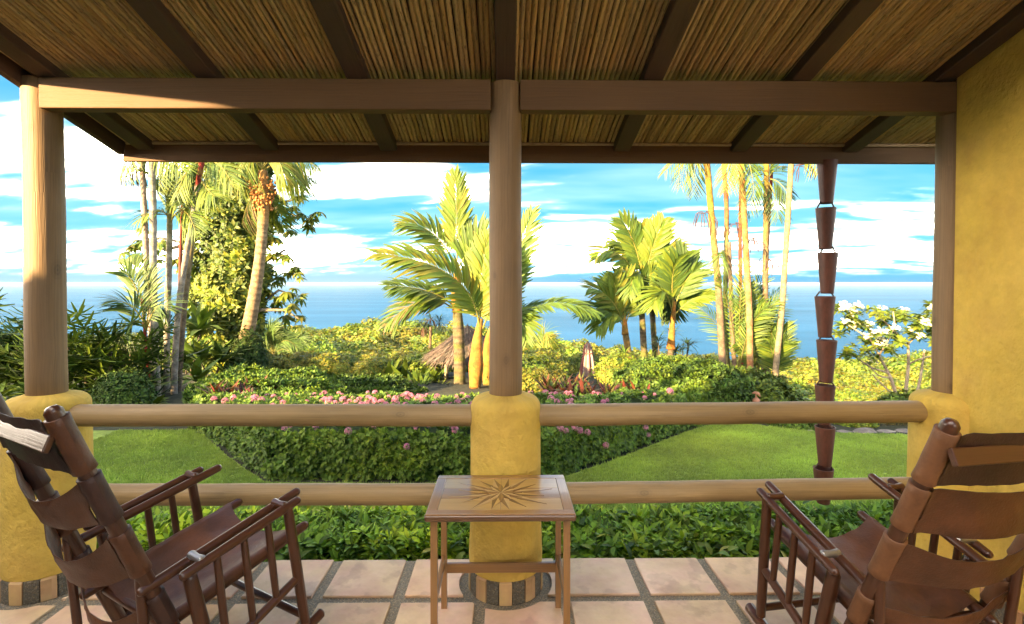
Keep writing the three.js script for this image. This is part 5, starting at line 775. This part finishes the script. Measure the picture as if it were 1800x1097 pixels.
{ // closed parasol
  const d = 12.8, t = thing('closed_parasol', 'closed faded pink and grey parasol tied up on its pole', 'parasol', at(1033, 690, d)), q = (x, y) => at(x, y, d).sub(t.position), top = q(1033, 602).y, bot = q(1033, 668).y, n = 96, rows = 26, mb = new MB(), g = [];
  for (let j = 0; j <= rows; j++) { const v = j / rows, y = mix(bot, top, v), R0_ = mix(0.265, 0.085, Math.pow(v, 0.85)) * (v > 0.93 ? 1 - (v - 0.93) * 9 : 1) * (1 - 0.10 * Math.exp(-(((v - 0.72) / 0.05) ** 2))), row = []; for (let i = 0; i <= n; i++) { const a = i / n * 6.2832, f = Math.cos(a * 8 + Math.sin(v * 3) * 0.6), rad = Math.max(0.004, R0_ * (0.82 + 0.20 * f)); const stripe = ss(0.35, 0.75, Math.cos(a * 4 + 0.9) + 0.25 * N3(a * 2, v * 3, 1)); row.push(mb.v(V(Math.cos(a) * rad, y, Math.sin(a) * rad), a, y, mixc([0.40, 0.30, 0.27], [0.36, 0.13, 0.11], stripe))); } g.push(row); }
  for (let j = 0; j < rows; j++) for (let i = 0; i < n; i++) mb.q(g[j][i], g[j + 1][i], g[j + 1][i + 1], g[j][i + 1]);
  part('canopy', mb.geo(), MAT.cloth, t);
  const p = new MB(); p.tube([q(1033, 700), q(1033, 600)], 0.022, 10, { color: [0.3, 0.22, 0.15] }); part('pole', p.geo(), MAT.bark, t);
  const tie = part('strap', new THREE.TorusGeometry(0.125, 0.012, 8, 24), std([0.35, 0.12, 0.09]), t); tie.rotation.x = Math.PI / 2; tie.position.y = mix(bot, top, 0.72);
}
{
  const d = 14.2, t = thing('dragon_tree', 'spiky brown headed plant rising above the straw roof', 'plant', at(757, 690, d)), q = (x, y) => at(x, y, d).sub(t.position), r = rng(820);
  const s = new MB(); s.tube([q(757, 700), q(755, 640), q(757, 575)], [0.05, 0.045, 0.04], 7, { cap: 0, color: [0.16, 0.11, 0.07] }); part('stem', s.geo(), MAT.bark, t);
  for (const [x, y, dry] of [[757, 560, 0.8], [745, 575, 1], [772, 566, 0.5]]) { const mb = new MB(); for (let k = 0; k < 46; k++) { const a = r() * 6.28, e = rr(-1.0, 1.2, r), dir = V(Math.cos(a) * Math.cos(e), Math.sin(e), Math.sin(a) * Math.cos(e)); blade(mb, q(x, y), dir, UPV.clone().addScaledVector(dir, -dir.y + 0.02), rr(0.25, 0.42, r), 0.03, { n: 2, bend: 0.3, color: vary(e < 0.3 && r() < dry ? [0.14, 0.075, 0.045] : GR.blue, r) }); } part('leaf_rosette', mb.geo(), MAT.gloss, t); }
}
[[715, 700, 12.5, 'plant with one tall pale paddle leaf left of the straw shelter', [GR.fresh, GR.lime], 1.05, 0.22], [745, 695, 11.8, 'leafy ginger plant with broad green leaves near the straw shelter', [GR.mid, GR.fresh], 0.6, 0.14], [775, 702, 11.3, 'dense bank of green blades by the shelter post', [GR.mid, GR.fresh, GR.lime], 0.55, 0.06], [690, 690, 13.5, 'bluish green broad leaved plant among the yellow bushes', [GR.blue, GR.fresh], 0.55, 0.18], [930, 700, 12.0, 'green blade leaved plant right of the middle column', [GR.mid, GR.fresh], 0.6, 0.06], [965, 690, 13.5, 'sunlit blade leaved plants left of the closed parasol', [GR.lime, GR.fresh], 0.75, 0.06]].forEach(([px, py, d, label, cols, len, wid], k) => spiky('garden_plant', label, 'plant', at(px, py, d), { seed: 840 + k, n: 14, len, wid, cols, lift: 1.25, heads: 6, spread: 0.45, stem: 0.15, group: 'broad leaved plants of the lower garden' }));
[[950, 640, 16, 'feathery yellow green palm left of the closed parasol'], [480, 610, 24, 'distant bushy palm below the sea at the left'], [520, 615, 30, 'grey green palm crown beside the distant bushy one']].forEach(([px, py, d, label], k) => { const t = thing('feather_palm', label, 'palm', at(px, py + 60, d)), r = rng(860 + k), list = [], S = [75, 48, 38][k]; for (let i = 0; i < 13; i++) { const a = rr(-1.9, 1.9, r), L = S * rr(0.75, 1.05, r); list.push([[px, py + 15], [px + Math.sin(a) * L * 0.45, py + 8 - Math.cos(a) * L * 0.75 - 8], [px + Math.sin(a) * L, py + 12 - Math.cos(a) * L * 0.65 ], rr(-0.6, 0.6, r)]); } const st = new MB(); st.tube([at(px, py + 70, d).sub(t.position), at(px, py + 12, d).sub(t.position)], 0.08, 8, { cap: 0, color: [0.2, 0.15, 0.1] }); part('trunk', st.geo(), MAT.bark, t); palmFronds(t, list, d, { len: 0.5 * d / 16, wid: 0.03 * d / 16, cols: k ? [GR.fresh, GR.mid] : [GR.lime, GR.gold, GR.fresh], n: 26, droop: 0.5, rach: 0.014 }); });
{ // clay bird bath figure by the hedge
  const t = thing('clay_ornament', 'small terracotta bird ornament standing before the right hedge', 'ornament', at(1329, 752, 7.5)), m = std([0.46, 0.22, 0.13], { map: T.leather, roughness: 0.8 });
  const H = at(1329, 690, 7.5).y - t.position.y; part('stand', lathe([[0, 0], [0.05, 0], [0.045, 0.04], [0.02, 0.1], [0.018, H * 0.6], [0.05, H * 0.72], [0.055, H * 0.8], [0.02, H * 0.86], [0, H * 0.87]], 20), m, t);
  const mb = new MB(); mb.tube([V(-0.06, H * 0.98, 0), V(-0.02, H * 1.0, 0), V(0.03, H * 0.97, 0), V(0.06, H * 0.88, 0)], [0.006, 0.02, 0.022, 0.008], 8, {}); mb.tube([V(-0.005, H * 0.84, 0), V(0.0, H * 0.97, 0)], 0.012, 8, {}); part('bird', mb.geo(), m, t);
}

// ---------------------------------------------------------------- wooded slope down to the sea
{
  const t = thing('forest', 'sunlit yellow green forest covering the slope down to the sea', 'forest'); t.userData.kind = 'stuff';
  const crown = (seed, n, leaf) => { const r = rng(seed), mb = new MB(); for (let k = 0; k < n; k++) { const a = r() * 6.28, c = 1 - 1.15 * r(), s = Math.sqrt(Math.max(0, 1 - c * c)), d = V(Math.cos(a) * s, c, Math.sin(a) * s), j = fbm(d.x * 1.9 + seed, d.y * 1.9, d.z * 1.9, 3), R = 0.80 + 0.75 * j + rr(-0.06, 0.06, r), p = V(d.x * R, d.y * R * 0.8, d.z * R), nn = d.clone().add(V(rr(-0.8, 0.8, r), rr(-0.2, 0.9, r), rr(-0.8, 0.8, r))).normalize(), u = nn.clone().cross(V(rr(-1, 1, r), rr(-1, 1, r), rr(-1, 1, r))).normalize(), L = leaf * rr(0.7, 1.3, r), col = vary([GR.lime, GR.gold, GR.lime, GR.gold][Math.floor(r() * 4)], r, 0.2); blade(mb, p, u, nn, L, L * 0.62, { n: 2, bend: 0.2, color: col }); }
    const core = new THREE.IcosahedronGeometry(0.66, 2); const P = core.attributes.position, b = mb.p.length / 3; for (let i = 0; i < P.count; i++) { const v = V(P.getX(i), P.getY(i), P.getZ(i)), k = 1 + 0.9 * fbm(v.x * 2.9 + seed, v.y * 2.9, v.z * 2.9, 2); mb.v(v.multiplyScalar(k).multiply(V(1, 0.8, 1)), 0, 0, GR.mid); } for (let i = 0; i < P.count; i += 3) mb.t(b + i, b + i + 1, b + i + 2); return mb.geo(); };
  const kinds = [[900, 950, 0.17], [901, 950, 0.17], [902, 950, 0.16], [903, 2300, 0.095]].map((a) => crown(...a)), ms = kinds.map(() => []), cs = kinds.map(() => []), r = rng(910);
  const put = (x, d, s, kind, tone) => { const y = groundY(x, -d); ms[kind].push(M4(V(x, y + s * 0.35, -d), new THREE.Quaternion().setFromAxisAngle(UPV, r() * 6.28), V(s * rr(0.85, 1.25, r), s * rr(0.8, 1.2, r), s * rr(0.85, 1.25, r)))); const v = rr(0.8, 1.5, r) * tone, y2 = rr(0.75, 1.2, r); cs[kind].push(C3(v * y2, v, v * rr(0.8, 1.2, r))); };
  for (let k = 0; k < 1500; k++) { const u = r(), d = 17 + 103 * Math.pow(u, 1.25), w = d * 1.15 + 6, x = rr(-w, w, r), s = pl(d, [[17, 0.55], [24, 0.9], [40, 1.5], [70, 2.4], [100, 3.1], [125, 3.6]]) * rr(0.6, 1.35, r); put(x, d, s, d < 32 ? 3 : Math.floor(r() * 3), 1); }
  for (let k = 0; k < 300; k++) { const x = rr(-150, 150, r); put(x, rr(100, 135, r), rr(2.4, 4.6, r), Math.floor(r() * 3), 1); }
  for (let k = 0; k < 900; k++) { const d = rr(14.5, 46, r), x = rr(-d, d, r); if (d < 19 && x > -7 && x < 0.5 && r() < 0.7) continue; put(x, d, rr(0.4, 0.8, r) * pl(d, [[14, 0.75], [20, 1.0], [46, 2.1]]), 3, 1); }
  for (let k = 0; k < 170; k++) { const d = rr(11, 18, r), px = rr(1395, 1740, r), x = (px - 889) / 900 * d; put(x, d, rr(0.3, 0.55, r), 3, 1); }
  for (let k = 0; k < 70; k++) { const d = rr(12.6, 16, r), px = rr(440, 760, r), x = (px - 889) / 900 * d; put(x, d, rr(0.3, 0.6, r), 3, 1); }
  for (let k = 0; k < 90; k++) { const d = rr(9.4, 16, r), px = rr(900, 1110, r), x = (px - 889) / 900 * d; if (px > 985 && px < 1085) continue; put(x, d, rr(0.3, 0.6, r), 3, 1); }
  kinds.forEach((g, k) => { const m = copies('canopy', g, MAT.leaf, ms[k], t, cs[k]); m.castShadow = true; });
}
scene.fog = new THREE.FogExp2(new THREE.Color().setRGB(0.62, 0.82, 1.0), 1.5e-5);
// ---------------------------------------------------------------- added leafy screen outside the frame, shaped to keep low sun off the veranda
{
  const t = thing('added_sun_screen', 'unseen leafy screen added at the open left side to block the low sun', 'tree', [-4.7, -0.5, -0.25]), r = rng(950), ms = [], cs = [], geo = sprig(951, 9, 0.34, 0.16, [GR.deep, GR.mid], { n: 2, spread: 1.3 });
  const along = V(0.671, 0, 0.741), out = V(-0.741, 0, 0.671), hAt = (s) => pl(s, [[-9, 1.3], [-2.2, 1.4], [-1.2, 2.1], [-0.6, 2.5], [0.75, 2.62], [0.92, 3.7], [3, 4.5], [5.5, 4.9], [8, 4.6]]);
  for (let k = 0; k < 6600; k++) { const s = rr(-6.5, 7.6, r), h = hAt(s) * Math.pow(r(), 0.75), p = along.clone().multiplyScalar(s).addScaledVector(out, rr(-0.45, 0.45, r)).setY(h); if (s > 0.85 && s < 1.3 && h > 1.5 && h < 1.85) continue; ms.push(M4(p, randQ(r), rr(0.8, 1.3, r))); cs.push(C3(1, 1, 1)); }  // gap left in the added leaves for sunlight on the floor
  copies('foliage', geo, MAT.gloss, ms, t, cs);
  for (let k = 0; k < 5; k++) { const s = -0.6 + k * 1.8, mb = new MB(), b = along.clone().multiplyScalar(s); mb.tube([b.clone().setY(-0.2), b.clone().setY(hAt(s) * 0.5), b.clone().setY(hAt(s) * 0.9)], [0.12, 0.09, 0.04], 8, { cap: 0, color: [0.12, 0.09, 0.06] }); part('trunk', mb.geo(), MAT.bark, t); }
}
renderer.render(scene, camera);
